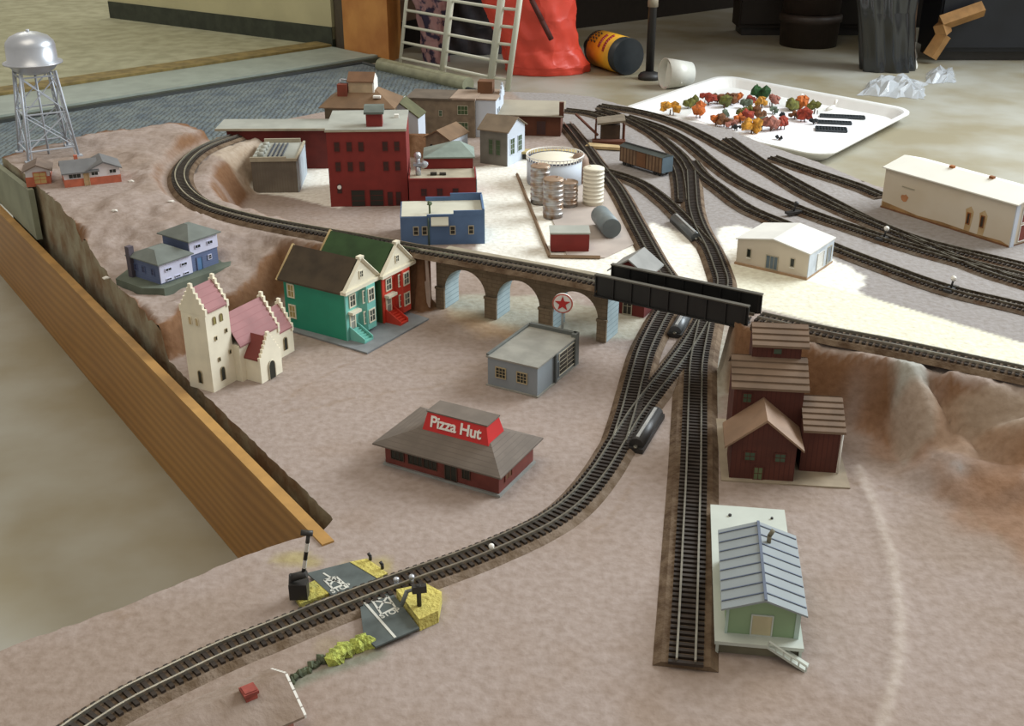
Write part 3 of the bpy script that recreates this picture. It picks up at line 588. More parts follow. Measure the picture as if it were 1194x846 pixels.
obj('chancel_gable', stepped(0.5,2.7,8.5,2.2,4.1,5,zb=1.8), m_chw, ch)
obj('porch', gwalls(2.9,4.3,2.9,5.1,0,1.9), m_chw, ch); obj('porch_roof', groof(2.6,4.2,2.9,5.1,1.9,1.3,'x',0.1,0), m_chroofd, ch)
obj('porch_gable', stepped(2.9,5.1,4.18,1.9,3.6,6,'x',zb=0.02), m_chw, ch)
for u, v, w, h in ((1.15,0.55,0.36,0.95),): opening(ch,'F',0,u,v,w,h,m_wintan,m_dkwin,arch=True)
opening(ch,'R',2.3,1.1,0.6,0.42,1.0,m_wintan,m_dkwin,arch=True); opening(ch,'R',4.42,4.0,0.03,0.7,1.35,m_chw,m_dkwin,name='door',arch=True); opening(ch,'R',2.7,7.7,0.5,0.4,1.0,m_wintan,m_dkwin,arch=True)
for u in (0.85,1.55): opening(ch,'R',2.3,u,5.1,0.26,0.55,m_wintan,M('louvre', (150,140,80),0.7),arch=True)
for u in (0.85,1.5): opening(ch,'F',0,u,5.15,0.3,0.55,m_chw,M('blind_arch', (206,184,140),0.8),arch=True)
for u, v in ((0.8,3.9),(1.9,4.1),(0.9,2.2),(2.05,2.35)): opening(ch,'R',2.3,u,v,0.16,0.26,m_wintan,m_dkwin,bars=(0,0),fw=0.03)
# the two painted houses
m_trim = M('cream_trim', (222,214,190), 0.7, 0, 0.04); 
def victorian(loc, rz, wallm, wallf, roofm, label, h=4.35):
    t = thing('victorian_house', label, 'house', loc, rz); D = 3.8; Wd = 6.2
    obj('walls', gwalls(0,Wd,0,D,0.0,h,1.85,'x'), wallm, t)
    r = groof(-0.25,Wd-0.1,0,D,h,1.85,'x',0.35,0.1,0.14); obj('roof', r, roofm, t)
    obj('rake_board', MB().bar((-0.38,-0.4,h-0.3),(-0.38,D/2,h+2.05),0.1,4).bar((-0.38,D+0.4,h-0.3),(-0.38,D/2,h+2.05),0.1,4), M('rake_tan', (196,170,120), 0.7), t)
    # front (right-hand) facade
    obj('facade', MB().box(Wd, Wd+0.12, 0.02, D-0.02, 0, h), wallf, t)
    pd = MB().prism([(Wd+0.1,-0.35,h-0.1),(Wd+0.1,D+0.35,h-0.1),(Wd+0.1,D/2,h+1.95)], (0.22,0,0)); obj('pediment', pd, m_trim, t)
    for a, b in (((-0.42,h-0.1),(D/2,h+2.15)),((D+0.42,h-0.1),(D/2,h+2.15))): obj('cornice', MB().bar((Wd+0.35,a[0],a[1]),(Wd+0.35,b[0],b[1]),0.17,4), m_trim, t)
    obj('cornice', MB().box(Wd, Wd+0.55, -0.4, D+0.4, h-0.3, h-0.02), m_trim, t)
    obj('finial', MB().box(Wd+0.1, Wd+0.5, D/2-0.28, D/2+0.28, h+2.1, h+2.3), m_trim, t)
    mw = M('house_window', (70,78,74), 0.2)
    opening(t,'R',Wd+0.32,D/2,h+0.55,0.35,0.5,m_trim,mw)
    # bay
    obj('bay', MB().prism([(Wd+0.1,1.75,0.3),(Wd+0.6,2.1,0.3),(Wd+0.6,3.2,0.3),(Wd+0.1,3.55,0.3)], (0,0,h-0.6)), wallf, t)
    for v in (0.95, 2.75):
        opening(t,'R',Wd+0.6,2.65,v,0.62,0.95,m_trim,mw,bars=(1,1),fw=0.1)
        opening(t,'R',Wd+0.42,1.95,v,0.22,0.95,m_trim,mw,bars=(0,1),fw=0.08)
    opening(t,'R',Wd+0.12,0.85,2.75,0.6,0.9,m_trim,mw,fw=0.1)
    opening(t,'R',Wd+0.12,0.75,0.85,0.5,1.25,m_trim,M('house_door', (150,150,140),0.6),name='door',bars=(0,1),fw=0.12)
    obj('porch_hood', MB().box(Wd+0.1, Wd+0.6, 0.25, 1.4, 2.2, 2.42), m_trim, t)
    s = MB()
    for k in range(6): s.box(Wd+0.15+k*0.24, Wd+0.15+(k+1)*0.24, 0.35, 1.3, 0, 0.85-k*0.14)
    obj('stairs', s, wallf, t)
    for yy in (0.3, 1.32): obj('stair_rail', MB().prism([(Wd+0.15,yy,0),(Wd+1.6,yy,0),(Wd+1.6,yy,0.35),(Wd+0.15,yy,1.15)], (0,0.08,0)), wallf, t)
    for v in (0.9, 2.7): opening(t,'F',0,0.75,v,0.55,1.0,m_trim,M('pane_tan', (170,150,90),0.4),fw=0.1)
    return t
p = U(335,381); zs = 0.15
victorian((p[0],p[1],zs), math.radians(-31), M('mint_side', (38,140,112), 0.6, 0, 0.05), M('mint_front', (120,190,176), 0.6, 0, 0.05), M('roof_brown', (72,60,44), 0.85, 0, 0.2, 60), 'mint green model house with a dark brown roof and cream front trim')
p = (p[0]+4.2*math.cos(math.radians(59))+0.35, p[1]+4.2*math.sin(math.radians(59)))
victorian((p[0],p[1],zs), math.radians(-31), M('red_side', (70,96,60), 0.6, 0, 0.05), M('red_front', (206,60,40), 0.6, 0, 0.05), M('roof_green', (56,84,48), 0.85, 0, 0.15, 60), 'red-fronted model house with a dark green roof behind the mint green one')
ground('grey_sheet', [(326,381),(428,411),(500,371),(420,346)], 0.15, 0.13, M('sheet_grey', (132,136,138), 0.8)); tag(bpy.data.objects['grey_sheet'], 'flat grey base sheet under the mint green and red model houses', 'base sheet')
# grey garage
m_gg = M('garage_grey', (136,144,148), 0.7, 0, 0.06, 40); m_ggr = M('garage_roof', (150,148,138), 0.8, 0, 0.12, 60)
p = U(569,449); ga = thing('garage', 'flat-roofed grey model garage standing before the viaduct', 'garage', (p[0],p[1],0), math.radians(-29)); GW, GD, GH = 4.1, 6.5, 2.3
obj('walls', MB().box(0,GW,0,GD,0.12,GH), m_gg, ga); obj('base', MB().box(-0.12,GW+0.12,-0.1,GD+0.1,0,0.12), m_ggr, ga)
obj('roof', MB().box(-0.1,GW+0.1,-0.1,GD-0.3,GH,GH+0.12), m_ggr, ga)
obj('parapet', MB().box(-0.12,0.08,0,GD,GH+0.12,GH+0.26).box(0.1,GW,GD-0.3,GD,GH,GH+0.4).box(GW-0.25,GW+0.14,GD-0.6,GD,0.1,GH+0.4), M('garage_trim', (104,108,104), 0.7), ga)
obj('pilaster', MB().box(GW,GW+0.18,2.55,2.8,0.1,GH+0.05), M('garage_dark', (84,88,86),0.7), ga)
opening(ga,'F',0,1.1,0.9,0.75,0.75,m_wintan,m_dkwin,bars=(2,2)); opening(ga,'F',0,2.85,0.9,0.75,0.75,m_wintan,m_dkwin,bars=(2,2))
opening(ga,'R',GW,4.7,0.35,2.6,1.7,m_trim,m_dkwin,name='garage_door',bars=(1,4),fw=0.06); opening(ga,'R',GW,3.15,0.2,0.35,1.3,m_gg,M('garage_door_p', (110,118,120),0.6),name='door',bars=(0,0))
# restaurant
m_brick = M('brick_brown', (122,60,50), 0.75, 0, 0.15, 90); m_shing = M('shingle_grey', (112,102,92), 0.85, 0, 0.1, 70, stripe=('z',0.16,(98,88,80),0.15)); m_sred = M('sign_red', (196,38,36), 0.5, 0, 0.04)
p = U(450,541); pz = thing('restaurant', 'brick model restaurant with a grey hipped roof and a red roof sign', 'restaurant', (p[0],p[1],0), math.radians(-28)); PW, PD, PH = 8.3, 4.6, 1.6
obj('base', MB().box(-0.12,PW+0.15,-0.15,PD+0.1,0,0.16), M('base_lead', (150,152,146),0.7), pz)
obj('walls', MB().box(0,PW,0,PD,0.16,PH), m_brick, pz)
obj('roof', hip(-0.55,PW+0.45,-0.6,PD+0.55,PH,1.1,(2.7,1.75),1.95), m_shing, pz)
cx0, cx1, cy0, cy1 = 2.15, 6.9, 1.1, 3.0
obj('roof_sign', MB().add([(cx0,cy0,2.5),(cx1+0.1,cy0,2.5),(cx1+0.1,cy1+0.2,2.5),(cx0,cy1+0.2,2.5),(cx0+0.25,cy0+0.35,3.75),(cx1-0.25,cy0+0.35,3.75),(cx1-0.25,cy1,3.75),(cx0+0.25,cy1,3.75)],
    [(3,2,1,0),(0,1,5,4),(1,2,6,5),(2,3,7,6),(3,0,4,7),(4,5,6,7)]), m_sred, pz)
obj('sign_cap', MB().box(cx0+0.2,cx1-0.15,cy0+0.3,cy1+0.05,3.75,3.83), m_shing, pz)
sl = Vector((0,0.35,1.25)).normalized(); letters(pz, 'Pizza Hut', 1.02, m_wht, frame_mtx(((cx0+cx1)/2, cy0+0.165, 3.19), (1,0,0), sl), ext=0.03)
for u, w in ((0.95,0.9),(2.3,1.0),(3.4,0.9),(6.0,0.5)): opening(pz,'F',0,u,0.62,w,0.75,M('mullion_brown', (80,56,44),0.6),m_dkwin,bars=(2,0),fw=0.05)
opening(pz,'F',0,4.9,0.2,0.8,1.2,M('mullion_brown', (80,56,44),0.6),m_dkwin,name='door',bars=(1,0),fw=0.06)
opening(pz,'R',PW,1.2,0.7,0.8,0.7,m_brick,M('window_brown', (110,76,50),0.4),bars=(1,0)); 
# grain elevator
m_el = M('elevator_brown', (88,42,30), 0.8, 0, 0.15, 60, stripe=('x',0.3,(72,32,22),0.18)); m_corr = M('corrugated', (122,100,80), 0.7, 0, 0.12, 60)
p = U(850,558); el = thing('grain_elevator', 'tall brown model grain elevator with ribbed tan roofs by the siding', 'grain elevator', (p[0],p[1],0), math.radians(-7))
def corr(mb, x0, x1, ya, za, yb, zb, n, th=0.1):       # ribbed sheet, ribs run along x
    for k in range(n):
        t0 = k/n; t1 = (k+0.62)/n; a = (ya+(yb-ya)*t0, za+(zb-za)*t0); b = (ya+(yb-ya)*t1, za+(zb-za)*t1); c = (ya+(yb-ya)*(k+1)/n, za+(zb-za)*(k+1)/n)
        mb.prism([(x0,a[0],a[1]),(x0,b[0],b[1]),(x0,b[0],b[1]+th*1.7),(x0,a[0],a[1]+th*1.7)], (x1-x0,0,0))
        mb.prism([(x0,b[0],b[1]),(x0,c[0],c[1]),(x0,c[0],c[1]+th*.6),(x0,b[0],b[1]+th*.6)], (x1-x0,0,0))
    return mb
obj('base', MB().box(-0.5,7.4,-0.35,8.0,0,0.1), M('elevator_base', (160,146,124),0.85), el)
obj('shed_walls', gwalls(0,3.95,0,2.9,0.1,2.65,1.6,'y'), m_el, el); obj('shed_roof', groof(0,3.95,0,2.7,2.65,1.6,'y',0.45,0.25,0.14), M('shed_roof', (140,112,88),0.7,0,0.1,60), el)
for u in (1.15,3.0): opening(el,'F',0,u,1.45,0.6,0.55,m_el,M('pane_green', (64,84,64),0.3),bars=(1,1))
opening(el,'F',0,1.75,0.12,0.5,0.85,m_el,M('door_green', (104,116,80),0.7),name='door')
obj('tower_walls', MB().box(0.1,4.45,2.95,6.8,0.1,5.05), m_el, el); obj('tower_roof', corr(MB(),-0.1,4.75,2.75,4.95,5.2,6.2,5), m_corr, el)
obj('tower_roof_back', corr(MB(),-0.1,4.75,7.0,4.95,5.2,6.2,4), m_corr, el)
opening(el,'F',2.95,0.95,4.0,0.5,0.6,m_el,M('pane_green', (64,84,64),0.3))
obj('cupola_walls', MB().box(1.2,4.3,5.0,7.0,5.0,7.25), m_el, el); obj('cupola_roof', corr(MB(),1.15,4.75,4.75,7.05,6.6,7.95,4), m_corr, el)
obj('cupola_roof_back', corr(MB(),1.15,4.75,7.4,7.05,6.6,7.95,3), m_corr, el); opening(el,'F',5.0,2.8,6.55,0.5,0.35,m_el,M('pane_green', (64,84,64),0.3),bars=(0,0))
obj('annex_walls', MB().box(4.45,6.75,1.4,5.2,0.1,3.05), m_el, el); obj('annex_roof', corr(MB(),4.4,7.0,1.1,3.0,3.9,4.15,6), m_corr, el)
obj('annex_roof_back', corr(MB(),4.4,7.0,5.4,3.3,3.9,4.15,3), m_corr, el); obj('downpipe', MB().bar((6.85,1.35,0.1),(6.85,1.35,3.0),0.07,6), m_wht, el)
# freight depot
m_dg = M('depot_green', (136,160,124), 0.65, 0, 0.05, 40); m_dr = M('depot_roof', (140,148,150), 0.7, 0, 0.06, 40); m_seam = M('roof_seam', (96,106,124), 0.7); m_pf = M('platform_white', (188,194,184), 0.75, 0, 0.06, 40)
p = U(832,763); dp = thing('freight_depot', 'pale green model freight depot with a grey plank roof on a raised platform', 'depot', (p[0],p[1],0), math.radians(-8))
obj('platform', MB().box(0.0,4.3,0,12.7,0.65,0.85), m_pf, dp)
lg = MB()
obj('platform_base', MB().box(0.15,4.15,0.25,12.5,0,0.65), M('platform_base', (116,112,92),0.85), dp)
for yy in (0.1, 4.2, 8.4, 12.4):
    for xx in (0.08, 4.1): obj('post', MB().box(xx,xx+0.14,yy,yy+0.14,0,0.65), m_pf, dp)
obj('walls', gwalls(0.55,4.0,0.75,7.0,0.85,2.55,0.6,'y'), m_dg, dp); obj('roof', groof(0.55,4.0,0.75,7.0,2.55,0.6,'y',0.35,0.4,0.1), m_dr, dp)
sm_ = MB(); xm = 2.275; sl_ = 0.6/(xm-0.55)
for k in range(8):
    yy = 0.95+k*0.86
    for s in (-1, 1): sm_.prism([(xm,yy,3.15+0.13),(xm+s*2.05,yy,3.15-2.05*sl_+0.11),(xm+s*2.05,yy,3.15-2.05*sl_+0.15),(xm,yy,3.15+0.17)], (0,0.07,0))
sm_.box(xm-0.07,xm+0.07,0.36,7.4,3.25,3.32)
obj('roof_seams', sm_, m_seam, dp)
obj('smoke_stack', MB().bar((2.75,5.7,2.9),(2.75,5.7,3.5),0.12,8).bar((2.75,5.7,3.5),(2.95,5.9,3.75),0.12,8), M('stack_rust', (110,104,84),0.7), dp)
opening(dp,'F',0.75,2.25,0.9,0.95,1.15,m_pf,M('door_cream', (196,186,150),0.7),name='door',bars=(0,0))
for a_, b_ in ((3.85,4.08),(0.48,0.62)): obj('corner_board', MB().box(a_,b_,0.68,0.8,0.85,2.4), M('corner_pale', (170,190,180),0.6), dp)
rp = MB().prism([(2.5,-0.02,0.85),(2.5,-0.02,0.7),(4.35,-0.75,0.0),(4.35,-0.75,0.15)], (0.25,0.55,0))
obj('ramp', rp, m_pf, dp); sr = MB()
for k in range(6): t = k/5; sr.bar((2.6+1.8*t,-0.05-0.72*t,0.85-0.75*t),(2.6+1.8*t,-0.05-0.72*t,1.15-0.75*t),0.04,4)
obj('ramp_rail', sr.bar((2.6,-0.05,1.15),(4.4,-0.77,0.4),0.06,4), m_pf, dp)
obj('bolt', MB().bar((1.1,11.6,0.85),(1.1,11.6,0.95),0.1,8), m_smd, dp); obj('bolt', MB().bar((3.5,11.6,0.85),(3.5,11.6,0.95),0.08,8), m_smd, dp)
# blue two-storey house pair on a green base
m_bl = M('blue_siding', (96,108,140), 0.7, 0, 0.08, 60, stripe=('z',0.2,(84,96,128),0.15)); m_blw = M('lilac_white', (206,206,226), 0.6, 0, 0.03); m_blr = M('roof_greygreen', (112,118,112), 0.85, 0, 0.1, 60); m_gb = M('base_green', (96,104,90), 0.9, 0, 0.15, 50)
zb = Hs(-28,90)-0.15
p = U(190,337,zb); bh = thing('blue_house', 'blue-grey split-level model house with white upper walls on the hill terrace', 'house', (p[0],p[1],zb+0.1), math.radians(54))
# local x along the white right-hand front, y away to the left/back
obj('base', MB().prism([(-1.4,0.8,-0.9),(-0.4,-0.7,-0.9),(6.3,-0.9,-0.9),(7.6,0.2,-0.9),(6.8,4.2,-0.9),(1,5.6,-0.9),(-1.3,4.4,-0.9)], (0,0,1.15)), m_gb, bh)
obj('low_wing', gwalls(0,3.3,0.2,3.8,0.2,2.0), m_bl, bh); obj('white_front', MB().box(0.02,3.28,0.12,0.2,0.35,2.0), m_blw, bh)
obj('low_roof', hip(-0.3,3.4,-0.15,4.1,2.0,0.75,1.1,1.7), m_blr, bh)
obj('high_wing', MB().box(3.4,6.3,0.4,3.8,0.2,3.0), m_bl, bh); obj('white_band', MB().box(3.38,6.32,0.3,0.42,1.75,3.0).box(6.28,6.36,0.32,3.7,1.75,3.0), m_blw, bh)
obj('high_roof', hip(3.1,6.6,0.0,4.1,3.0,0.9,1.5,1.8), m_blr, bh)
for u in (0.85,2.45): opening(bh,'F',0.12,u,1.25,0.55,0.2,m_blw,m_dkwin,bars=(1,0),fw=0.04)
for u in (0.8,1.7,2.6): opening(bh,'F',0.12,u,0.45,0.45,0.14,m_blw,m_dkwin,bars=(1,0),fw=0.03)
for u in (4.2,5.5): opening(bh,'F',0.3,u,2.25,0.5,0.25,m_blw,m_dkwin,bars=(1,0),fw=0.04)
opening(bh,'F',0.4,4.3,0.25,0.5,1.1,m_bl,M('door_blue', (84,120,160),0.6),name='door',bars=(0,0)); opening(bh,'F',0.4,5.4,0.9,0.3,0.35,m_blw,m_dkwin,bars=(0,1),fw=0.05)
for u in (1.0,2.2,3.2): opening(bh,'L',0,u,0.9,0.35,0.5,m_bl,M('pane_blue', (60,64,96),0.4),bars=(0,1),fw=0.05)
obj('chimney', MB().box(-0.35,0.15,3.4,3.9,0.2,2.9), M('chimney_dark', (84,76,84),0.8), bh)
# ranch house and garage on the hill
m_or = M('brick_orange', (190,104,76), 0.8, 0, 0.12, 120); m_rw = M('ranch_white', (212,206,206), 0.7, 0, 0.03); m_rr = M('ranch_roof', (112,112,112), 0.85, 0, 0.1, 60)
def gz(px, z):
    for _ in range(6): p = U(px[0], px[1], z); z = Hs(p[0], p[1])
    return U(px[0], px[1], z)
p = U(76,219,5.5); zr = 5.5
rh = thing('ranch_house', 'low white and orange-brick ranch style model house on the hill', 'house', (p[0],p[1],zr), math.radians(24))
obj('brick_base', MB().box(0,5.3,0,3.2,-0.2,0.75), m_or, rh); obj('upper_walls', gwalls(0.04,2.3,0.04,3.1,0.75,1.45).prism([(2.3,0.03,0.75),(5.26,0.03,0.75),(5.26,0.03,1.45),(3.8,0.03,2.05),(2.3,0.03,1.45)], (0,3.0,0)), m_rw, rh)
obj('roof', groof(0,3.2,0.1,3.1,1.45,0.7,'x',0.3,0.15).prism([(2.1,-0.2,1.38),(3.8,-0.2,2.12),(5.5,-0.2,1.38),(5.5,-0.2,1.5),(3.8,-0.2,2.25),(2.1,-0.2,1.5)], (0,3.6,0)), m_rr, rh)
obj('chimney', MB().box(1.3,1.65,1.6,2.0,1.7,2.65), m_or, rh)
opening(rh,'F',0.04,1.05,0.85,1.1,0.4,m_rw,m_dkwin,bars=(2,0),fw=0.04); opening(rh,'F',0.03,2.9,0.95,0.6,0.35,m_rw,m_dkwin,bars=(1,0),fw=0.04); opening(rh,'F',0.03,4.6,1.0,0.6,0.35,m_rw,m_dkwin,bars=(1,0),fw=0.04)
opening(rh,'F',0.0,2.1,0.0,0.45,1.2,m_wintan,M('door_tan', (180,150,110),0.7),name='door',bars=(0,1),fw=0.05)
p = U(31,216,5.5); zr = 5.5
rg = thing('small_garage', 'tiny orange-brick model garage left of the ranch house', 'garage', (p[0],p[1],zr), math.radians(18))
obj('brick_base', MB().box(0,2.3,0,2.6,-0.2,0.75), m_or, rg); obj('upper_walls', gwalls(0.04,2.26,0.04,2.5,0.75,1.35,0.5,'y'), m_rw, rg); obj('roof', groof(0,2.3,0,2.6,1.35,0.5,'y',0.25,0.2), M('garage_roof_brown', (120,104,92),0.85), rg)
opening(rg,'F',0.0,1.35,0.1,1.1,1.05,m_or,M('door_gold', (196,170,110),0.7),name='garage_door',bars=(1,2),fw=0.08)
# water tower
m_sil = M('silver_paint', (186,190,196), 0.32, 0.55, 0.04, 60); m_sil2 = M('silver_legs', (176,182,190), 0.5, 0.2, 0.05)
pc = (-49.7, 120.4); zw = Hs(*pc)+0.02
wt = thing('water_tower', 'silver model water tower on four lattice legs on the far hill corner', 'water tower', (pc[0],pc[1],zw), math.radians(32))
prof = [(0.1,8.4),(1.2,8.5),(2.0,8.9),(2.45,9.4),(2.75,9.55),(2.75,9.7),(2.5,9.8),(2.45,11.4),(2.35,11.75),(1.9,12.25),(1.1,12.6),(0.35,12.75),(0.1,12.8)]
obj('tank', MB().lathe(prof, 40), m_sil, wt); obj('rim', MB().lathe([(2.5,9.5),(2.95,9.55),(2.95,9.7),(2.5,9.72)],40), m_sil, wt); obj('roof_vent', MB().bar((0,0,12.7),(0,0,12.95),0.18,10), m_sil, wt)
top = 1.75; bot = 2.55; cs = [(-1,-1),(1,-1),(1,1),(-1,1)]
def lp(c, z): k = bot+(top-bot)*z/8.9; return Vector((c[0]*k, c[1]*k, z))
for c in cs:
    l_ = MB().bar(lp(c,0), lp(c,8.9), 0.14, 6); off = Vector((c[0]*-0.35, 0, 0))
    l_.bar(lp(c,0)+off, lp(c,8.9)+off*0.6, 0.07, 5)
    for k in range(12): z = 0.3+k*0.7; l_.bar(lp(c,z), lp(c,z+0.7)+off*(0.8), 0.05, 4)
    l_.box(lp(c,0).x-0.35, lp(c,0).x+0.35, lp(c,0).y-0.35, lp(c,0).y+0.35, -0.15, 0.12); obj('leg', l_, m_sil2, wt)
for i in range(4):
    a, b = cs[i], cs[(i+1) % 4]; x_ = MB()
    for z0_, z1_ in ((1.0,4.6),(4.8,8.4)): x_.bar(lp(a,z0_), lp(b,z1_), 0.07, 5).bar(lp(b,z0_), lp(a,z1_), 0.07, 5)
    for z0_ in (1.0,4.7,8.4): x_.bar(lp(a,z0_), lp(b,z0_), 0.09, 5)
    obj('cross_brace', x_, m_sil2, wt)
obj('riser_pipe', MB().bar((0,0,0),(0,0,8.5),0.12,8), m_sil2, wt)
# ------------------------------------------------------------------ the town inside the loop
m_rb = M('factory_red', (130,42,36), 0.75, 0, 0.08, 70); m_rbd = M('factory_red_dark', (104,36,30), 0.8, 0, 0.12, 60); m_fr = M('factory_roof', (166,168,158), 0.8, 0, 0.08, 40); m_ft = M('roof_trim', (176,168,146), 0.75)
m_wd = M('window_maroon', (58,30,26), 0.4, 0, 0.05); m_dd = M('door_black', (40,38,30), 0.6)  # dark maroon for window panes and door panels, black-brown for doors
p = U(386,241); fa = thing('brick_factory', 'three-storey red model factory with two dark garage doors and grey flat roof', 'factory', (p[0],p[1],0), math.radians(3)); FH = 8.3
obj('walls', MB().box(0,8.4,0,9.0,0,FH), m_rb, fa); obj('roof', MB().box(-0.1,8.45,-0.1,9.1,FH,FH+0.14), m_fr, fa)
obj('cornice', MB().box(-0.14,8.5,-0.14,-0.02,FH-0.12,FH+0.05), m_ft, fa)
obj('penthouse', MB().box(4.2,5.9,1.0,2.6,FH+0.14,FH+1.5), m_rb, fa); obj('penthouse_roof', MB().box(4.0,6.1,0.8,2.9,FH+1.5,FH+1.72).prism([(4.0,0.8,FH+1.72),(6.1,0.8,FH+1.72),(6.1,1.85,FH+2.2),(4.0,1.85,FH+2.2)],(0,0.9,0)), M('penthouse_roof', (104,112,104), 0.8), fa)
for v in (3.95, 6.1):
    for u in (1.05,2.35,3.6,6.15,7.4): opening(fa,'F',0,u,v,0.5,0.95,m_rbd,m_wd,bars=(0,1),fw=0.05)
for u in (1.05,): opening(fa,'F',0,u,1.5,0.5,1.0,m_rbd,m_wd,arch=True,fw=0.05)
obj('wall_clock', MB().bar((1.05,-0.05,2.2),(1.05,-0.14,2.2),0.22,14), m_wht, fa)
for u in (3.0,5.0): opening(fa,'F',0,u,0.05,1.4,1.75,m_rbd,m_dd,name='garage_door',bars=(0,2),fw=0.06)
for u in (6.45,7.35): opening(fa,'F',0,u,0.1,0.5,1.45,m_rbd,m_wd,name='door',bars=(0,1),fw=0.05)
obj('roof_vent', MB().box(7.0,7.5,5,5.5,FH+0.14,FH+0.5), m_wht, fa)
p = U(300,196,0); q = U(386,196,0); wg = thing('factory_wing', 'long low dark red factory wing behind the red factory', 'factory', (q[0]-13.6,q[1]-0.4,0), math.radians(1))
obj('walls', MB().box(1.5,13.4,0,4.6,0,4.7), m_rbd, wg); obj('roof', MB().box(0.2,13.6,-0.2,5.0,4.7,4.9), m_fr, wg); obj('eave_trim', MB().box(0.2,13.6,-0.32,-0.2,4.68,4.95), m_ft, wg)
# skylight building
m_gr2 = M('mill_grey', (118,110,98), 0.85, 0, 0.12, 60, stripe=('x',0.3,(104,96,84),0.15)); m_sky = M('skylight_blue', (56,64,84), 0.3)
p = U(296,225); sk_ = thing('skylight_building', 'grey model factory building with blue skylight strips on its pale roof', 'factory', (p[0],p[1],0), math.radians(3))
obj('walls', MB().box(0,5.0,0,8.0,0,3.6), m_gr2, sk_); obj('roof', MB().box(-0.05,5.15,-0.0,8.1,3.6,3.75), m_fr, sk_)
obj('parapet', MB().box(-0.1,5.1,-0.1,0.15,3.6,3.9).box(-0.1,3.9,-0.1,0.15,3.9,4.1).box(4.9,5.15,0.1,8.1,3.6,3.9).box(0.4,4.6,7.9,8.15,3.6,4.2), m_ft, sk_)
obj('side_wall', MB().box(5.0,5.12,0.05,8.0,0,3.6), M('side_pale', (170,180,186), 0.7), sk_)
for k in range(4): obj('skylight', MB().prism([(1.55+k*0.5,1.2,3.75),(1.8+k*0.5,1.2,3.75),(1.8+k*0.5,1.2,4.0)], (0,6.0,0)), m_sky, sk_)
for k in range(4): obj('roof_vent', MB().bar((0.55,1.6+k*1.5,3.98),(1.25,1.6+k*1.5,3.98),0.32,12), m_fr, sk_)
# low red building with the yard and gabled rear block
p = U(475,241); lr = thing('low_brick_building', 'low red model building with a flat pale roof beside the tall red factory', 'building', (p[0]+0.3,p[1]-0.6,0), math.radians(3))
obj('walls', MB().box(0,7.2,0,4.4,0,3.1), m_rb, lr); obj('roof', MB().box(0.1,7.1,0.15,4.3,3.1,3.15), m_ft, lr)
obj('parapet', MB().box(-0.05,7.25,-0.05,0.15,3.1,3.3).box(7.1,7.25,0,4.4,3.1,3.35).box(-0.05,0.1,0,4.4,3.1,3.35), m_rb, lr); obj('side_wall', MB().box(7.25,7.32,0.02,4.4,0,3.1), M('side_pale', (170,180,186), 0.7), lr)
for u in (1.6,3.3,5.0): opening(lr,'F',0,u,1.4,0.55,0.75,m_rbd,m_wd,fw=0.05)
obj('roof_hatch', MB().box(2.3,3.0,1.6,2.2,3.15,3.4).box(3.3,4.0,1.6,2.2,3.15,3.35), m_dd, lr)
vt = MB().bar((1.0,1.9,3.15),(1.0,1.9,4.1),0.3,10).bar((1.0,1.9,4.1),(1.0,1.9,5.2),0.22,10).box(0.5,1.5,1.6,2.2,4.2,4.5).blob((1.0,1.9,5.3),0.4,2,amp=0.1).blob((1.7,2.0,4.3),0.4,3,amp=0.1)
obj('dust_collector', vt, m_sil, lr)
obj('rear_block', MB().box(1.6,7.0,4.45,8.5,0,4.3), m_rb, lr); obj('rear_roof', MB().add([(1.5,4.3,4.3),(7.2,4.3,4.3),(7.2,8.7,4.3),(1.5,8.7,4.3),(1.5,4.3,4.45),(7.2,4.3,4.45),(7.2,8.7,4.45),(1.5,8.7,4.45),(4.9,7.4,5.5),(5.6,7.4,5.5)],
    [(3,2,1,0),(0,1,5,4),(1,2,6,5),(2,3,7,6),(3,0,4,7),(4,5,9,8),(5,6,9),(6,7,8,9),(7,4,8)]), M('rear_roof', (132,146,136), 0.8), lr)
# blue flat-roofed building
m_bb = M('blue_brick', (84,112,150), 0.7, 0, 0.08, 60); m_bbr = M('blue_roof', (198,196,178), 0.8, 0, 0.06, 40)
p = U(470,287,0); bb = thing('blue_building', 'blue flat-roofed model building just behind the raised track', 'building', (p[0]-0.2,p[1]+0.2,0), math.radians(4))
obj('walls', MB().box(0,8.2,0,5.2,0,2.9), m_bb, bb); obj('roof', MB().box(0.12,8.08,0.12,5.1,2.9,2.95), m_bbr, bb)
obj('parapet', MB().box(5.2,8.2,-0.02,0.12,2.9,3.45).box(2.6,5.2,-0.02,0.12,2.9,3.1).box(8.05,8.2,0,5.2,2.9,3.6).box(5,8.2,5.05,5.2,2.9,3.7).box(2.5,5,5.05,5.2,2.9,3.35), m_bb, bb)
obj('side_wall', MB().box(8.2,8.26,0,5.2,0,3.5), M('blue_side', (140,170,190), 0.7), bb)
obj('awning', MB().prism([(3.0,-0.02,2.75),(4.7,-0.02,2.75),(4.7,-0.6,2.1),(3.0,-0.6,2.1)], (0,0,0.1)), m_bbr, bb)
obj('stack', MB().bar((2.9,0.9,2.95),(2.9,0.9,3.9),0.1,8).blob((2.9,0.9,3.95),0.24,5), M('stack_green', (80,96,60), 0.6), bb)
obj('downpipe', MB().bar((2.75,-0.08,0),(2.75,-0.08,2.8),0.09,6), M('pipe_green', (70,92,84),0.6), bb)
for u in (1.5,2.35,5.1,6.9): opening(bb,'F',0,u,1.1,0.4,0.75,m_ft,m_dd,bars=(0,1),fw=0.08)
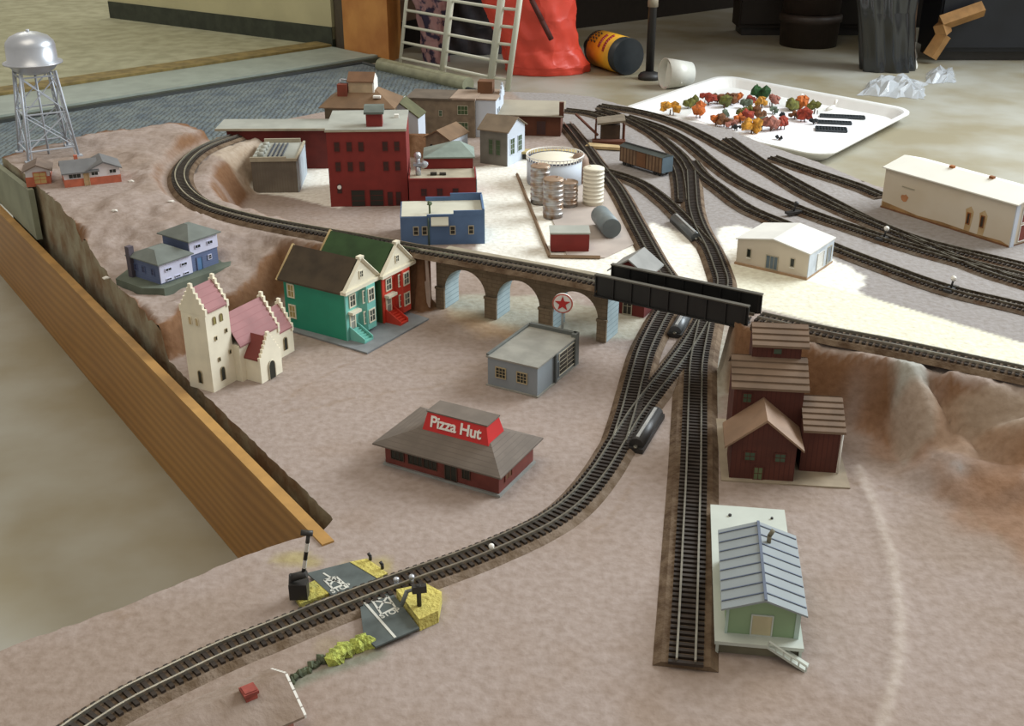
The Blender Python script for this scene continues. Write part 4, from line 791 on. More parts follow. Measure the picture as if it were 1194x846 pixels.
# stone town block
m_st = M('stone_tan', (128,112,92), 0.85, 0, 0.15, 90); m_strf = M('stone_roof', (124,98,72), 0.85, 0, 0.12, 50); m_whw = M('white_wall', (196,204,214), 0.7, 0, 0.04, 40); m_gw = M('window_green', (64,84,54), 0.3)
def place(px, z=0): p = U(px[0], px[1], z); return (p[0], p[1], z)
sc_ = thing('stone_cottage', 'small tan stone model cottage with a brown gable roof', 'house', (-10.4,136.0,0), math.radians(-26))
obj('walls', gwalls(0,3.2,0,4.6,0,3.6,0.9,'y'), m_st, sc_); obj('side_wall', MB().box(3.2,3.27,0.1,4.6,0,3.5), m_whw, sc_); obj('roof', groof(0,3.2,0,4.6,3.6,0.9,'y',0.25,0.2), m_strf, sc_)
for u, v, h in ((0.8,2.0,0.8),(2.5,2.0,0.8)): opening(sc_,'F',0,u,v,0.45,h,m_st,m_dd,arch=True,fw=0.05)
opening(sc_,'F',0,1.65,0.7,0.55,1.3,m_st,m_wd,name='door',arch=True,fw=0.05)
sm2 = thing('stone_mill', 'tan stone model mill with pale side wall and a small brown rooftop box', 'mill', (-14.0,151.5,0), math.radians(-9))
obj('walls', MB().box(0,9.2,0,5.5,0,4.9), m_st, sm2); obj('roof', MB().box(-0.1,6.2,-0.15,5.6,4.9,5.1), M('mill_roof_dark', (104,92,78), 0.85), sm2)
obj('roof_end', MB().box(5.9,9.3,-0.1,5.7,4.95,5.2), M('mill_roof_pink', (158,138,120), 0.8), sm2)
for v in (0.9,3.1): opening(sm2,'F',0,7.6,v,1.3,1.1,m_ft,m_gw,bars=(2,1),fw=0.06)
opening(sm2,'F',0,4.6,2.8,0.4,0.7,m_ft,m_gw,bars=(0,1),fw=0.05)
obj('side_wing', gwalls(9.2,11.9,0.6,7.0,0,4.9), m_whw, sm2); obj('wing_roof', MB().box(8.9,12.0,0.5,7.1,4.9,5.1), M('mill_roof_pink', (158,138,120), 0.8), sm2)
obj('rooftop_box', MB().box(8.9,10.9,3.8,5.6,5.1,6.7), M('box_brown', (112,76,50), 0.8), sm2); obj('stair_gable', stepped(3.4,6.4,11.9,4.9,6.3,3,'x',zb=4.5), m_whw, sm2)
for v in (3.0,): 
    for u in (2.0,3.2): opening(sm2,'R',11.9,u,v,0.5,0.6,m_whw,m_gw,bars=(1,0),fw=0.04)
ws = thing('white_gable_shed', 'white-ended model shed with a sloping roof behind the stone cottage', 'shed', (-14.6,144.0,0), math.radians(-12))
obj('walls', MB().prism([(0,0,0),(2.8,0,0),(2.8,0,4.2),(1.6,0,5.0),(0.25,0,6.2),(0,0,6.2)], (0,3.2,0)), m_whw, ws); obj('roof', MB().prism([(0.1,-0.12,6.3),(2.95,-0.12,4.3),(2.95,-0.12,4.15),(0.1,-0.12,6.12)], (0,3.4,0)), M('shed_green', (92,92,62),0.8), ws)
obj('corner_post', MB().box(-0.15,0.15,-0.12,0.1,0,6.5), m_wht, ws)
bc = thing('brown_roof_house', 'tan model house with a broad brown hipped roof behind the red factory', 'house', (-23.5,140.0,0), math.radians(-4))
obj('walls', MB().box(0.4,8.6,0.4,6.4,0,6.2), m_st, bc); obj('roof', hip(-0.2,9.2,-0.2,7,6.2,1.8,2.6,2.6), m_strf, bc)
obj('upper_floor', gwalls(3.2,6.2,2.0,4.6,7.0,9.1,0.0), M('tan_pale', (196,176,144), 0.8), bc); obj('upper_roof', groof(3.2,6.2,2.0,4.6,9.1,0.8,'x',0.2,0.15), M('roof_brown2', (116,84,58), 0.85), bc)
obj('gable_end', MB().prism([(6.2,2.0,7.6),(6.2,4.6,7.6),(6.2,4.6,9.1),(6.2,3.3,9.9),(6.2,2.0,9.1)], (0.2,0,0)), m_wht, bc)
obj('chimney', MB().box(1.9,3.1,1.4,2.4,7.0,8.8), M('chimney_rust', (128,62,44), 0.8), bc); obj('vent_pipe', MB().bar((2.2,2.2,8.6),(2.2,2.2,9.3),0.1,6).bar((2.2,2.2,9.3),(3.2,2.3,9.2),0.1,6), m_sil, bc)
obj('roof_vent', MB().box(6.4,7.3,0.9,1.5,7.3,7.55), m_wht, bc)
# grey gabled building
m_gg2 = M('engine_grey', (112,108,98), 0.85, 0, 0.1, 60); p = place((560,190))
gb = thing('grey_gable_building', 'grey gabled model building with green windows beside the large round tank', 'building', p, math.radians(-27))
obj('walls', gwalls(0,3.7,0,4.6,0,4.3), m_gg2, gb); obj('gable_wall', MB().prism([(3.7,0,0),(3.7,4.6,0),(3.7,4.6,4.3),(3.7,2.3,5.5),(3.7,0,4.3)], (0.1,0,0)), m_whw, gb)
obj('roof', groof(0,3.8,0,4.6,4.3,1.2,'x',0.3,0.25), M('engine_roof', (122,106,86), 0.85), gb); obj('gable_back', MB().prism([(0,0,4.3),(0,4.6,4.3),(0,2.3,5.5)], (0.1,0,0)), m_gg2, gb)
for u in (1.2,3.2): opening(gb,'R',3.8,u,1.3,1.0,1.9,m_whw,m_gw,bars=(1,2),fw=0.08)
for u in (1.5,2.5): opening(gb,'F',0,u,1.3,0.55,1.8,m_gg2,m_gw,bars=(0,2),fw=0.06)
# brown freight shed behind and its dock
p = place((610,158)); sd_ = thing('brown_shed', 'long dark brown model shed under a pale flat sheet roof at the back', 'shed', p, math.radians(-6)); m_shd = M('shed_brown', (96,54,34), 0.85, 0, 0.15, 50)
obj('walls', MB().box(-4,5.0,0,5.0,0,2.7), m_shd, sd_); obj('roof', MB().add([(-5,-0.5,2.7),(5.3,-0.5,2.7),(5.3,6.5,3.2),(-5,6.5,3.2),(-5,-0.5,2.85),(5.3,-0.5,2.85),(5.3,6.5,3.35),(-5,6.5,3.35)],
    [(3,2,1,0),(4,5,6,7),(0,1,5,4),(1,2,6,5),(2,3,7,6),(3,0,4,7)]), M('shed_sheet', (164,156,138), 0.8, 0, 0.1, 20), sd_)
obj('end_post', MB().box(4.8,5.4,-0.4,0.2,2.6,4.6), m_shd, sd_); opening(sd_,'F',0,2.4,0.2,1.2,1.8,m_shd,m_wd,name='door',bars=(1,0))
p = place((608,186)); dk = thing('loading_dock', 'low tan loading dock strip behind the large round tank', 'dock', p, math.radians(-2)); obj('slab', MB().box(0,6.9,0,1.6,0.7,0.95), M('dock_tan', (190,170,118), 0.8), dk); obj('dock_base', MB().box(0.1,6.8,0.2,1.5,0,0.7), m_dd, dk)
# tanks
m_alu = M('tank_silver', (182,182,180), 0.35, 0.6, 0.2, 120, rgb2=(150,120,92)); m_ivory = M('tank_ivory', (232,226,206), 0.5, 0, 0.02); m_tkg = M('tank_grey', (126,136,138), 0.5, 0, 0.08)
pl = ground('tank_base', [(622,200),(662,300),(705,300),(744,282),(706,215),(690,188),(640,188)], 0.12, 0.10, M('tank_base', (180,168,158), 0.85, 0, 0.08, 30)); tag(pl, 'flat pinkish-grey base sheet under the storage tanks', 'base sheet')
tkerb = MB()
for a, b in (((603,203),(641,299)),((641,299),(700,300))): tkerb.bar(U(*a, 0.15), U(*b, 0.15), 0.2, 4)
tag(obj('kerb', tkerb, M('kerb_brown', (132,108,82), 0.85)), 'brown kerb strip along the left edge of the tank yard', 'kerb')
def tank(px, r, h, mat, label, ribs=0, name='storage_tank', group=None, dome=0, topm=None):
    p = U(*px); t = thing(name, label, 'storage tank', (p[0], p[1]+r, 0.13), random.uniform(0,3), group)
    prof = [(r,0),(r,h)] if not dome else [(r,0),(r,h*0.6),(r*0.9,h*0.8),(r*0.6,h*0.95),(0.1,h)]
    if ribs:
        prof = []
        for k in range(ribs): z = h*k/ribs; prof += [(r,z),(r,z+h/ribs*0.8),(r*1.04,z+h/ribs*0.84),(r*1.04,z+h/ribs*0.96)]
        prof += [(r,h)]
    obj('shell', MB().lathe(prof, 28), mat, t)
    if not dome:
        obj('lid', MB().lathe([(r*1.02,h),(r*1.02,h+0.08),(r*0.85,h+0.16),(0.15,h+0.22)], 28), topm or mat, t)
        obj('hatch', MB().bar((r*0.4,0,h+0.1),(r*0.4,0,h+0.3),0.15,8), mat, t)
    return t
m_lidc = M('lid_copper', (178,152,128), 0.4, 0.3)
tank((630,240), 1.05, 4.0, m_alu, 'left rear silver tank of the three silver tanks, tan at its side', 8, topm=m_lidc)
tank((645,257), 1.05, 4.0, m_alu, 'front ribbed silver tank of the three silver tanks, nearest the little red shed', 8, topm=m_lidc)
tank((663,244), 1.0, 2.6, m_alu, 'shorter silver tank in front of the wide round tank', 6, topm=m_lidc)
tank((692,242), 1.12, 3.9, m_ivory, 'upright ivory-white ribbed cylindrical tank by the track', 9)
tank((676,216), 1.1, 3.4, M('tank_rust', (150,124,104), 0.6, 0, 0.15, 80), 'brown domed tank behind the ivory tank', dome=1)
p = U(648,222); bt = thing('round_tank', 'wide round white tank with a railed rim behind the silver tanks', 'storage tank', (p[0],p[1]+3.3,0.13), 0)
obj('shell', MB().lathe([(3.25,0),(3.25,2.7)], 48), m_whw, bt); obj('top', MB().lathe([(3.25,2.7),(3.2,2.78),(0.2,3.0)], 48), m_ivory, bt)
rl = MB()
for k in range(48): t = 2*PI*k/48; rl.bar((3.3*math.cos(t),3.3*math.sin(t),2.7),(3.3*math.cos(t),3.3*math.sin(t),3.2),0.045,4)
rg_ = [(3.3*math.cos(2*PI*k/48),3.3*math.sin(2*PI*k/48),3.22) for k in range(49)]
for a, b in zip(rg_, rg_[1:]): rl.bar(a, b, 0.08, 5)
obj('railing', rl, m_wht, bt); obj('dark_band', MB().lathe([(3.27,2.72),(3.27,2.8)], 48), M('tank_band', (70,74,90),0.6), bt)
A = Vector(U(700,252,1.0)); B = Vector(U(713,268,1.0)); cyl = MB().bar(A-A, B-A, 1.0, 28); t = thing('fallen_tank', 'grey cylindrical tank lying on its side beside the ivory tank', 'storage tank', tuple(A+Vector((0,0,0.15)))); obj('shell', cyl, m_tkg, t)
dv = (B-A).normalized(); obj('end_cap', MB().bar((B-A), (B-A)+dv*0.08, 0.93, 28), M('tank_cap', (104,114,116), 0.6), t); obj('end_cap', MB().bar(-dv*0.08, (0,0,0), 0.93, 28), M('tank_cap', (104,114,116), 0.6), t)
p = place((642,293), 0.13); lt = thing('little_red_shed', 'little red model shed with a flat grey roof before the tanks', 'shed', p, 0.0)
obj('walls', MB().box(0,3.7,0,2.2,0,1.75), m_rb, lt); obj('roof', MB().box(-0.1,3.8,-0.1,2.3,1.75,1.9), m_fr, lt); opening(lt,'R',3.7,1.1,0.1,0.7,1.2,m_rb,m_wd,name='door')
# coaling shed / crane house at the back
p = place((694,169)); cs_ = thing('scale_shed', 'small dark weathered model shed with an overhanging slab roof by the yard throat', 'shed', p, math.radians(-3)); m_wx = M('weathered_dark', (84,66,50), 0.85, 0, 0.2, 60)
obj('base', MB().box(-0.4,3.9,-0.4,1.0,0,0.6), m_shd, cs_); obj('walls', MB().box(0.7,3.2,0.9,3.4,0,2.4), m_wx, cs_)
obj('roof', MB().prism([(0.2,0.3,2.5),(3.8,0.0,3.0),(3.8,3.8,3.0),(0.2,3.8,2.5)], (0,0,0.25)), M('shed_slab', (128,116,98), 0.85), cs_)
for x_, y_ in ((0.0,0.4),(0.1,3.2),(3.7,0.3),(3.7,3.4)): obj('post', MB().bar((x_,y_,0),(x_,y_,2.7),0.12,5), m_shd, cs_)
obj('beam', MB().bar((-2.6,3.0,3.3),(0.3,0.4,1.2),0.18,5), m_shd, cs_)
# boxcar
A = Vector(U(722,192,0)); B = Vector(U(771,207,0)); r_ = math.atan2((B-A).y,(B-A).x); bx = thing('boxcar', 'weathered brown boxcar with a dark roof and blue-grey end in the yard', 'boxcar', tuple(A), r_); bw = (B-A).length
obj('body', MB().box(0,bw,0,1.75,0.5,2.35), M('boxcar_wood', (132,104,76), 0.8, 0, 0.2, 60, stripe=('x',0.55,(82,56,38),0.35)), bx)
obj('roof', MB().prism([(-0.1,-0.1,2.35),(-0.1,1.85,2.35),(-0.1,0.88,2.65)], (bw+0.2,0,0)), M('boxcar_roof', (64,70,66), 0.7), bx); obj('roof_walk', MB().box(0,bw,0.72,1.02,2.62,2.7), m_smd, bx)
obj('end_panel', MB().box(bw,bw+0.08,0,1.75,0.5,2.35), M('boxcar_end', (94,112,122), 0.7, 0, 0.1), bx); obj('underframe', MB().box(0.2,bw-0.2,0.35,1.4,0.3,0.5), m_smd, bx)
obj('door', MB().box(bw*0.42,bw*0.62,-0.06,0,0.55,2.25), M('boxcar_door', (118,80,50), 0.8), bx)
for x0_ in (1.0, bw-1.0):
    for yy in (0.3, 1.45): 
        for dx in (-0.4,0.4): obj('wheel', MB().bar((x0_+dx,yy-0.07,0.29),(x0_+dx,yy+0.07,0.29),0.28,14), m_smd, bx)
tag(obj('timber_ramp', MB().prism([(0,0,0.02),(4.6,-1.1,0.02),(4.9,0.1,0.02),(0.6,1.6,0.02)], (0,0,0.35)), M('ramp_tan', (186,162,118), 0.85), None, place((682,173),0.1)), 'tan wooden ramp board between the track and the weathered boxcar', 'ramp')
# small white building
m_wb = M('white_shed', (206,196,178), 0.75, 0, 0.04, 40); m_wbr = M('white_roof', (218,216,208), 0.75, 0, 0.05, 40)
p = place((858,306), 0.1); wb_ = thing('white_building', 'small off-white model workshop with a low gable roof on a white patch', 'workshop', p, math.radians(-37))
obj('base', MB().box(-0.1,7.2,-0.15,5.7,-0.12,0.1), M('base_tan', (170,140,108), 0.8), wb_)
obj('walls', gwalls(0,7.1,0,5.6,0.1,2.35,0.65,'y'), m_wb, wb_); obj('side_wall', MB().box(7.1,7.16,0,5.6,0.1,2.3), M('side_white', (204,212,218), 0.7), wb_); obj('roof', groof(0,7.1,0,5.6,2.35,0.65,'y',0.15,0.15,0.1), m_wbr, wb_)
for u in (1.25,5.6): opening(wb_,'F',0,u,0.85,0.35,0.75,m_ft,m_dkwin,bars=(0,0),fw=0.05); obj('sill', MB().box(u-0.22,u+0.22,-0.12,0,0.7,0.78), m_wht, wb_)
opening(wb_,'F',0,3.6,0.2,1.1,1.2,m_ft,M('glass_blue', (96,112,124), 0.2),name='door',bars=(2,0),fw=0.08); opening(wb_,'R',7.16,4.6,0.3,0.8,1.5,m_ft,M('door_greyblue', (150,160,170),0.5),name='door',bars=(1,0),fw=0.08); opening(wb_,'R',7.16,2.6,0.3,1.4,1.5,m_wbr,m_wbr,name='garage_door',bars=(0,3),fw=0.05)
# big cream building
m_cr = M('cream_rust', (206,196,178), 0.75, 0, 0.1, 14, rgb2=(198,184,160)); m_crr = M('cream_roof', (226,224,212), 0.7, 0, 0.03, 30); m_rust = M('rust', (150,92,44), 0.85, 0, 0.2, 60)
p = place((1027,241)); cb = thing('engine_shed', 'long cream model engine shed with rust stains and a shallow gable roof', 'engine shed', p, math.radians(-57)); CW, CD, CH = 15.9, 6.2, 4.35
obj('base', MB().box(0,CW,-0.12,CD,0,0.15), M('base_rust', (122,82,50), 0.85), cb)
obj('walls', gwalls(0,CW,0,CD,0.15,CH,0.75,'x'), m_cr, cb); obj('roof', groof(0,CW,0,CD,CH,0.75,'x',0.25,0.3,0.12), m_crr, cb)
obj('corner_trim', MB().box(CW,CW+0.12,-0.06,0.5,0,CH), m_whw, cb)
for v in (0.4,2.3): opening(cb,'R',CW,2.2,v,1.9,1.6,m_wht,M('door_rustred', (128,56,42),0.7),name='door',bars=(1,0))
for u, v, w, h in ((10.9,0.75,0.32,1.4),(12.5,0.85,0.36,1.4)): opening(cb,'F',0,u,v+0.35,w*0.8,h*0.75,m_rust,M('slot_dark', (60,48,34),0.6),bars=(0,0),fw=0.09)
def stain(x, z, w, h, seed, m):
    r = random.Random(seed); P = [(x+w*math.cos(t)*r.uniform(.7,1.1), -0.015, z+h*math.sin(t)*r.uniform(.7,1.1)) for t in [2*PI*k/14 for k in range(14)]]; return MB().prism(P, (0,0.01,0))
obj('rust_stain', stain(2.9,1.7,0.55,0.45,1,0), M('stain_orange', (190,132,88), 0.85), cb)
obj('long_stain', MB().prism([(0.1,-0.014,0.15),(CW-0.1,-0.014,0.15),(CW-1,-0.014,0.4),(12,-0.014,0.3),(8,-0.014,0.42),(4.8,-0.014,0.3),(2,-0.014,0.55),(0.1,-0.014,0.7)], (0,0.01,0)), M('stain_base', (166,130,84), 0.85, 0, 0.2, 60), cb)
for u_, h_ in ((10.9,1.5),(12.5,1.7)): obj('rust_streak', MB().prism([(u_-0.35,-0.012,0.2),(u_+0.3,-0.012,0.2),(u_+0.42,-0.012,1.2),(u_+0.5,-0.012,2.4),(u_+0.1,-0.012,2.9),(u_-0.45,-0.012,2.5),(u_-0.3,-0.012,1.2)], (0,0.008,0)), M('streak_rust', (178,148,104), 0.85, 0, 0.2, 80, rgb2=(196,176,140)), cb)
obj('louvre', MB().box(2.4,4.0,-0.06,0,2.85,2.95), m_ft, cb); 
for u in (5.6,10.4): obj('roof_vent', MB().box(u,u+0.5,CD/2-0.2,CD/2+0.2,CH+0.75,CH+1.1), m_rust, cb)
# grey house behind the bridge
p = place((750,372)); gh = thing('grey_roof_house', 'narrow dark red model house with grey roof just behind the black bridge', 'house', (p[0]-2.9,p[1]+1.5,0), math.radians(-28))
obj('walls', gwalls(0.2,3.2,0.3,3.2,0,3.9,1.0,'y'), m_rbd, gh); obj('roof', groof(0.2,3.2,0.3,3.2,3.9,1.0,'y',0.35,0.3,0.12), M('house_roof_grey', (150,150,146),0.8,0,0.1,50), gh)
opening(gh,'F',0.3,1.7,0.1,0.7,1.4,m_ft,m_dd,name='door')
# ------------------------------------------------------------------ level crossing
m_as = M('asphalt', (86,94,92), 0.85, 0, 0.15, 100); m_mark = M('road_marking', (206,206,196), 0.7)
def road(px, label, n):
    P = [Vector(U(*q, 0.32)) for q in px]; c = sum(P, Vector())/len(P); t = thing('asphalt_road', label, 'road', (c.x,c.y,0.24), 0)
    Q = [(p_.x-c.x,p_.y-c.y,0) for p_ in P]; obj('surface', MB().prism(Q, (0,0,0.1)), m_as, t); return t, P, c
def mark(t, c, a, b, w, zt=0.1):
    a = Vector(U(*a,0.34)); b = Vector(U(*b,0.34)); d = (b-a).normalized(); n = Vector((-d.y,d.x,0))*w
    return [(q_.x-c.x,q_.y-c.y,zt) for q_ in (a-n,b-n,b+n,a+n)]
t1, P1, c1 = road([(358,668),(409,655),(440,674),(390,697)], 'short asphalt road piece behind the track with white crossing marks', 0)
obj('centre_line', MB().prism(mark(t1,c1,(377,668),(405,685),0.05), (0,0,0.02)), m_mark, t1)
t2, P2, c2 = road([(420,706),(456,689),(489,732),(438,754),(424,742)], 'asphalt road piece in front of the track with white crossing marks', 1)
obj('centre_line', MB().prism(mark(t2,c2,(425,702),(461,743),0.07), (0,0,0.02)), m_mark, t2)
def marks(t, c, quad, flip):
    q_ = [Vector(U(*p_,0.34)) for p_ in quad]; mb = MB()
    def ln(a, b, w=0.055):
        d = (b-a); d.z = 0; d.normalize(); n = Vector((-d.y,d.x,0))*w; mb.prism([((v-c).x,(v-c).y,0.1) for v in (a-n,b-n,b+n,a+n)], (0,0,0.02))
    for i in range(4): ln(q_[i], q_[(i+1) % 4])
    ln(q_[0].lerp(q_[3],0), q_[2].lerp(q_[1],0.35)); ln(q_[1], q_[3].lerp(q_[0],0.35))
    obj('crossing_mark', mb, m_mark, t)
    ux = (q_[2]-q_[3]); ux.z = 0; uy = (q_[0]-q_[3]); uy.z = 0
    m_ = q_[3].lerp(q_[2],0.5)-uy.normalized()*0.22
    letters(t, 'STOP', 0.5, m_mark, frame_mtx((m_.x-c.x,m_.y-c.y,0.11),ux,uy), ext=0.01)
marks(t2, c2, [(434,700),(452,695),(461,708),(445,716)], 0); marks(t1, c1, [(378,676),(392,672),(402,681),(388,686)], 0)
m_yel = M('yellow_turf', (186,174,84), 0.95, 0, 0.2, 120, rgb2=(150,150,84), bump=1.0); m_yelf = M('yellow_foam', (208,194,104), 0.95, 0, 0.12, 100, bump=1.0)
def pad(px, h, m, label, z=0.0):
    P = [Vector(U(*q, h)) for q in px]; o = obj('grass_pad', MB().prism([(p_.x,p_.y,z+0.02) for p_ in P], (0,0,h)), m); tag(o, label, 'grass pad'); return o
pad([(340,689),(368,676),(387,690),(350,704)], 0.3, m_yel, 'yellow-green turf pad under the upright crossing gate')
pad([(408,655),(428,651),(452,668),(440,674)], 0.35, m_yelf, 'yellow pad behind the track beyond the asphalt')
pad([(462,687),(497,680),(515,690),(511,712),(489,722)], 0.75, m_yelf, 'yellow foam block with carved side in front of the track')
gbush = MB()
for k in range(14): a = Vector(U(385+4.2*k*0.8, 766-k*1.4+random.uniform(-3,3), 0.2)); gbush.blob((a.x,a.y,a.z), random.uniform(0.25,0.5), k, amp=0.3, sub=1)
tag(obj('foliage_clump', gbush, M('lime_foliage', (204,214,104), 0.95, 0, 0.3, 200, bump=1)), 'bright lime-green foliage clump at the front road edge', 'foliage')
dbush = MB()
for k in range(16): a = Vector(U(340+2.9*k, 792-k*1.8+random.uniform(-2,2), 0.1)); dbush.blob((a.x,a.y,a.z), random.uniform(0.15,0.3), k+40, amp=0.3, sub=1)
tag(obj('foliage_clump', dbush, M('dark_foliage', (92,100,76), 0.95, 0, 0.3, 200)), 'dull grey-green foliage strip left of the lime-green clump', 'foliage')
p = U(349,695,0.3); cg = thing('crossing_gate', 'black and white crossing gate with its arm standing upright', 'crossing gate', (p[0],p[1],0.3), 0)
obj('base', MB().box(-0.45,0.5,-0.35,0.35,0,0.95).bar((-0.4,0,0.5),(-0.3,0,1.4),0.14,6), m_smd, cg); obj('counterweight', MB().bar((-0.3,0,1.2),(0.5,0,1.45),0.22,8), m_smd, cg)
ga_ = MB(); q0 = Vector((0.3,0,1.3)); q1 = Vector((0.78,0,3.9))
for k in range(5): ga_.bar(q0.lerp(q1,k/5), q0.lerp(q1,(k+1)/5), 0.11, 6, mi=k % 2)
obj('gate_arm', ga_, [m_smd, m_wht], cg); obj('lamp', MB().bar((0.4,0,4.0),(1.0,0,3.95),0.16,8), m_smd, cg)
p = U(489,706,0.75); c3_ = thing('crossing_signal', 'dark crossing signal post on the yellow foam block', 'crossing signal', (p[0],p[1],0.77), 0.2)
obj('post', MB().bar((0,0,0),(0,0,1.3),0.13,6), m_smd, c3_); obj('signal_head', MB().box(-0.35,0.4,-0.15,0.15,0.85,1.25), m_smd, c3_); obj('side_post', MB().bar((-0.9,0.2,0),(-0.6,0.1,0.9),0.13,6).bar((-0.6,0.1,0.9),(0,0,1.1),0.1,6), M('post_grey', (120,124,120), 0.6), c3_)
for i, (a, lab) in enumerate([((432,653),'tiny dark bolt on the yellow pad behind the track, left one'),((446,663),'tiny dark bolt on the yellow pad behind the track, right one')]):
    q = U(*a, 0.35); tag(obj('bolt', MB().bar((0,0,0),(0,0,0.3),0.09,6).bar((0,0,0.25),(-0.12,0.1,0.4),0.09,6), m_smd, None, (q[0],q[1],0.37)), lab, 'bolt')
for i, (a, lab) in enumerate([((462,679),'round silver track bolt left of the crossing signal'),((480,676),'round silver track bolt right above the crossing signal'),((573,640),'white knob beside the curved track below the restaurant')]):
    q = U(*a, 0.5); tag(obj('bolt', MB().blob((0,0,0.2),0.17,i,amp=0.05).bar((0,0,-0.25),(0,0,0.1),0.12,6), m_sil if i < 2 else m_wht, None, (q[0],q[1],0.5)), lab, 'bolt')
# cropped house at the bottom left
hl = Vector(U(150,846,1.0)); hr = Vector(U(292,789,1.0)); an = math.atan2((hr-hl).y,(hr-hl).x)
fh = thing('near_house', 'tan-roofed model house with a red brick chimney, cut off at the bottom edge', 'house', (hl.x,hl.y,0), an); m_nr = M('near_roof', (150,134,122), 0.9, 0, 0.12, 60, rgb2=(132,114,98), bump=0.4)
lw = (hr-hl).length+1.0
obj('walls', gwalls(0.3,lw-0.4,-3.4,-0.3,0,1.0,0.9,'x'), M('near_wall', (182,128,112), 0.8), fh); obj('roof', groof(0,lw,-3.7,0,0.9,1.0,'x',0.1,0.0,0.12), m_nr, fh)
q = Vector(U(292,812,1.9))-hl; ca_, sa_ = math.cos(-an), math.sin(-an); qx_, qy_ = q.x*ca_-q.y*sa_, q.x*sa_+q.y*ca_
obj('chimney', MB().box(qx_-0.25,qx_+0.3,qy_-0.1,qy_+0.45,0.9,2.25).box(qx_-0.32,qx_+0.37,qy_-0.17,qy_+0.52,2.05,2.2), M('chimney_brick', (160,76,64), 0.8, 0, 0.2, 200), fh)
ns = 5
def scal(y0_, z0_, y1_, z1_, x_):
    mb = MB(); 
    for k in range(ns):
        t0, t1 = k/ns, (k+0.85)/ns; a = Vector((x_, y0_+(y1_-y0_)*t0, z0_+(z1_-z0_)*t0)); b = Vector((x_, y0_+(y1_-y0_)*t1, z0_+(z1_-z0_)*t1)); mb.prism([a, b, b-Vector((0,0,0.35)), a-Vector((0,0,0.2))], (0.12,0,0))
    return mb
obj('bargeboard', scal(0.05,0.98,-1.85,2.05,lw), m_wht, fh); obj('bargeboard', scal(-3.75,0.98,-1.85,2.05,lw), m_wht, fh)
# ------------------------------------------------------------------ things on the floor behind the layout
def Wy(px, py, yw):                       # point seen at a pixel, at depth y = yw
    dx = (px-597)/F; dy = (py-423)/F; Yd = math.cos(TH)-dy*math.sin(TH); Zd = -math.sin(TH)-dy*math.cos(TH); t = yw/Yd
    return Vector((dx*t, yw, H+Zd*t))
# white tray with rounded rim
TZ_ = FZ+0.02
N_ = Vector(U(962,190,FZ+1)); R_ = Vector(U(1068,134,FZ+1)); F_ = Vector(U(842,92,FZ+1)); ex_ = R_-N_; ey_ = F_-R_; tc_ = N_+ex_/2+ey_/2
lx_, ly_ = ex_.length/2, ey_.length/2; ux_ = ex_.normalized(); uy_ = ey_.normalized()
def rr(sx, sy, r, z, n=7):
    out = []
    for cx, cy, a0 in ((sx-r,sy-r,0),(-sx+r,sy-r,90),(-sx+r,-sy+r,180),(sx-r,-sy+r,270)):
        for k in range(n+1): a = math.radians(a0+90*k/n); q = ux_*(cx+r*math.cos(a))+uy_*(cy+r*math.sin(a)); out.append((q.x, q.y, z))
    return out
loops = [rr(lx_-2.2,ly_-2.2,3.2,0), rr(lx_-0.4,ly_-0.4,4.2,1.5), rr(lx_,ly_,4.4,1.7), rr(lx_,ly_,4.4,1.9), rr(lx_-0.9,ly_-0.9,3.8,1.9), rr(lx_-1.2,ly_-1.2,3.7,1.7), rr(lx_-2.6,ly_-2.6,3.0,0.35)]
nl = len(loops[0]); tb = MB(); vv = [v for l in loops for v in l]
tb.add(vv, [(i*nl+k, i*nl+(k+1) % nl, (i+1)*nl+(k+1) % nl, (i+1)*nl+k) for i in range(len(loops)-1) for k in range(nl)]+[tuple(range(nl))[::-1], tuple(range((len(loops)-1)*nl, len(loops)*nl))])
ty = thing('plastic_tray', 'large white plastic tray with a raised rounded rim on the floor', 'tray', (tc_.x, tc_.y, TZ_)); obj('tray_body', tb, M('tray_white', (232,232,228), 0.35, 0, 0.02), ty)
for px in ((930,114),(970,121)):
    a = Vector(U(px[0]-6,px[1]+8,TZ_+0.4)); q = MB().bar((0,0,0.25),(1.6,1.2,0.6),0.3,6).bar((1.6,1.2,0.6),(2.0,1.6,1.7),0.28,6)
    tag(obj('plastic_hook', q, m_wht, None, (a.x,a.y,TZ_+0.36)), 'white plastic hook in the tray, '+('left one behind the orange bushes' if px[0] < 950 else 'right one behind the dark grids'), 'hook')
P = [Vector(U(*q, TZ_+0.4)) for q in ((800,136),(838,112),(1012,143),(940,178))]; tag(obj('paper_sheet', MB().prism([(p_.x,p_.y,TZ_+0.36) for p_ in P], (0,0,0.04)), M('paper_white', (244,244,246), 0.6, 0, 0.01)), 'white paper sheet lying flat in the tray under the small bushes', 'paper')
cols = {'orange':(196,104,40),'rust red':(160,62,42),'olive green':(104,104,42),'brown':(122,78,44),'grey-green':(104,116,96),'dark green':(44,86,40),'pinkish brown':(164,104,88),'golden':(200,140,44),'black':(40,42,44)}
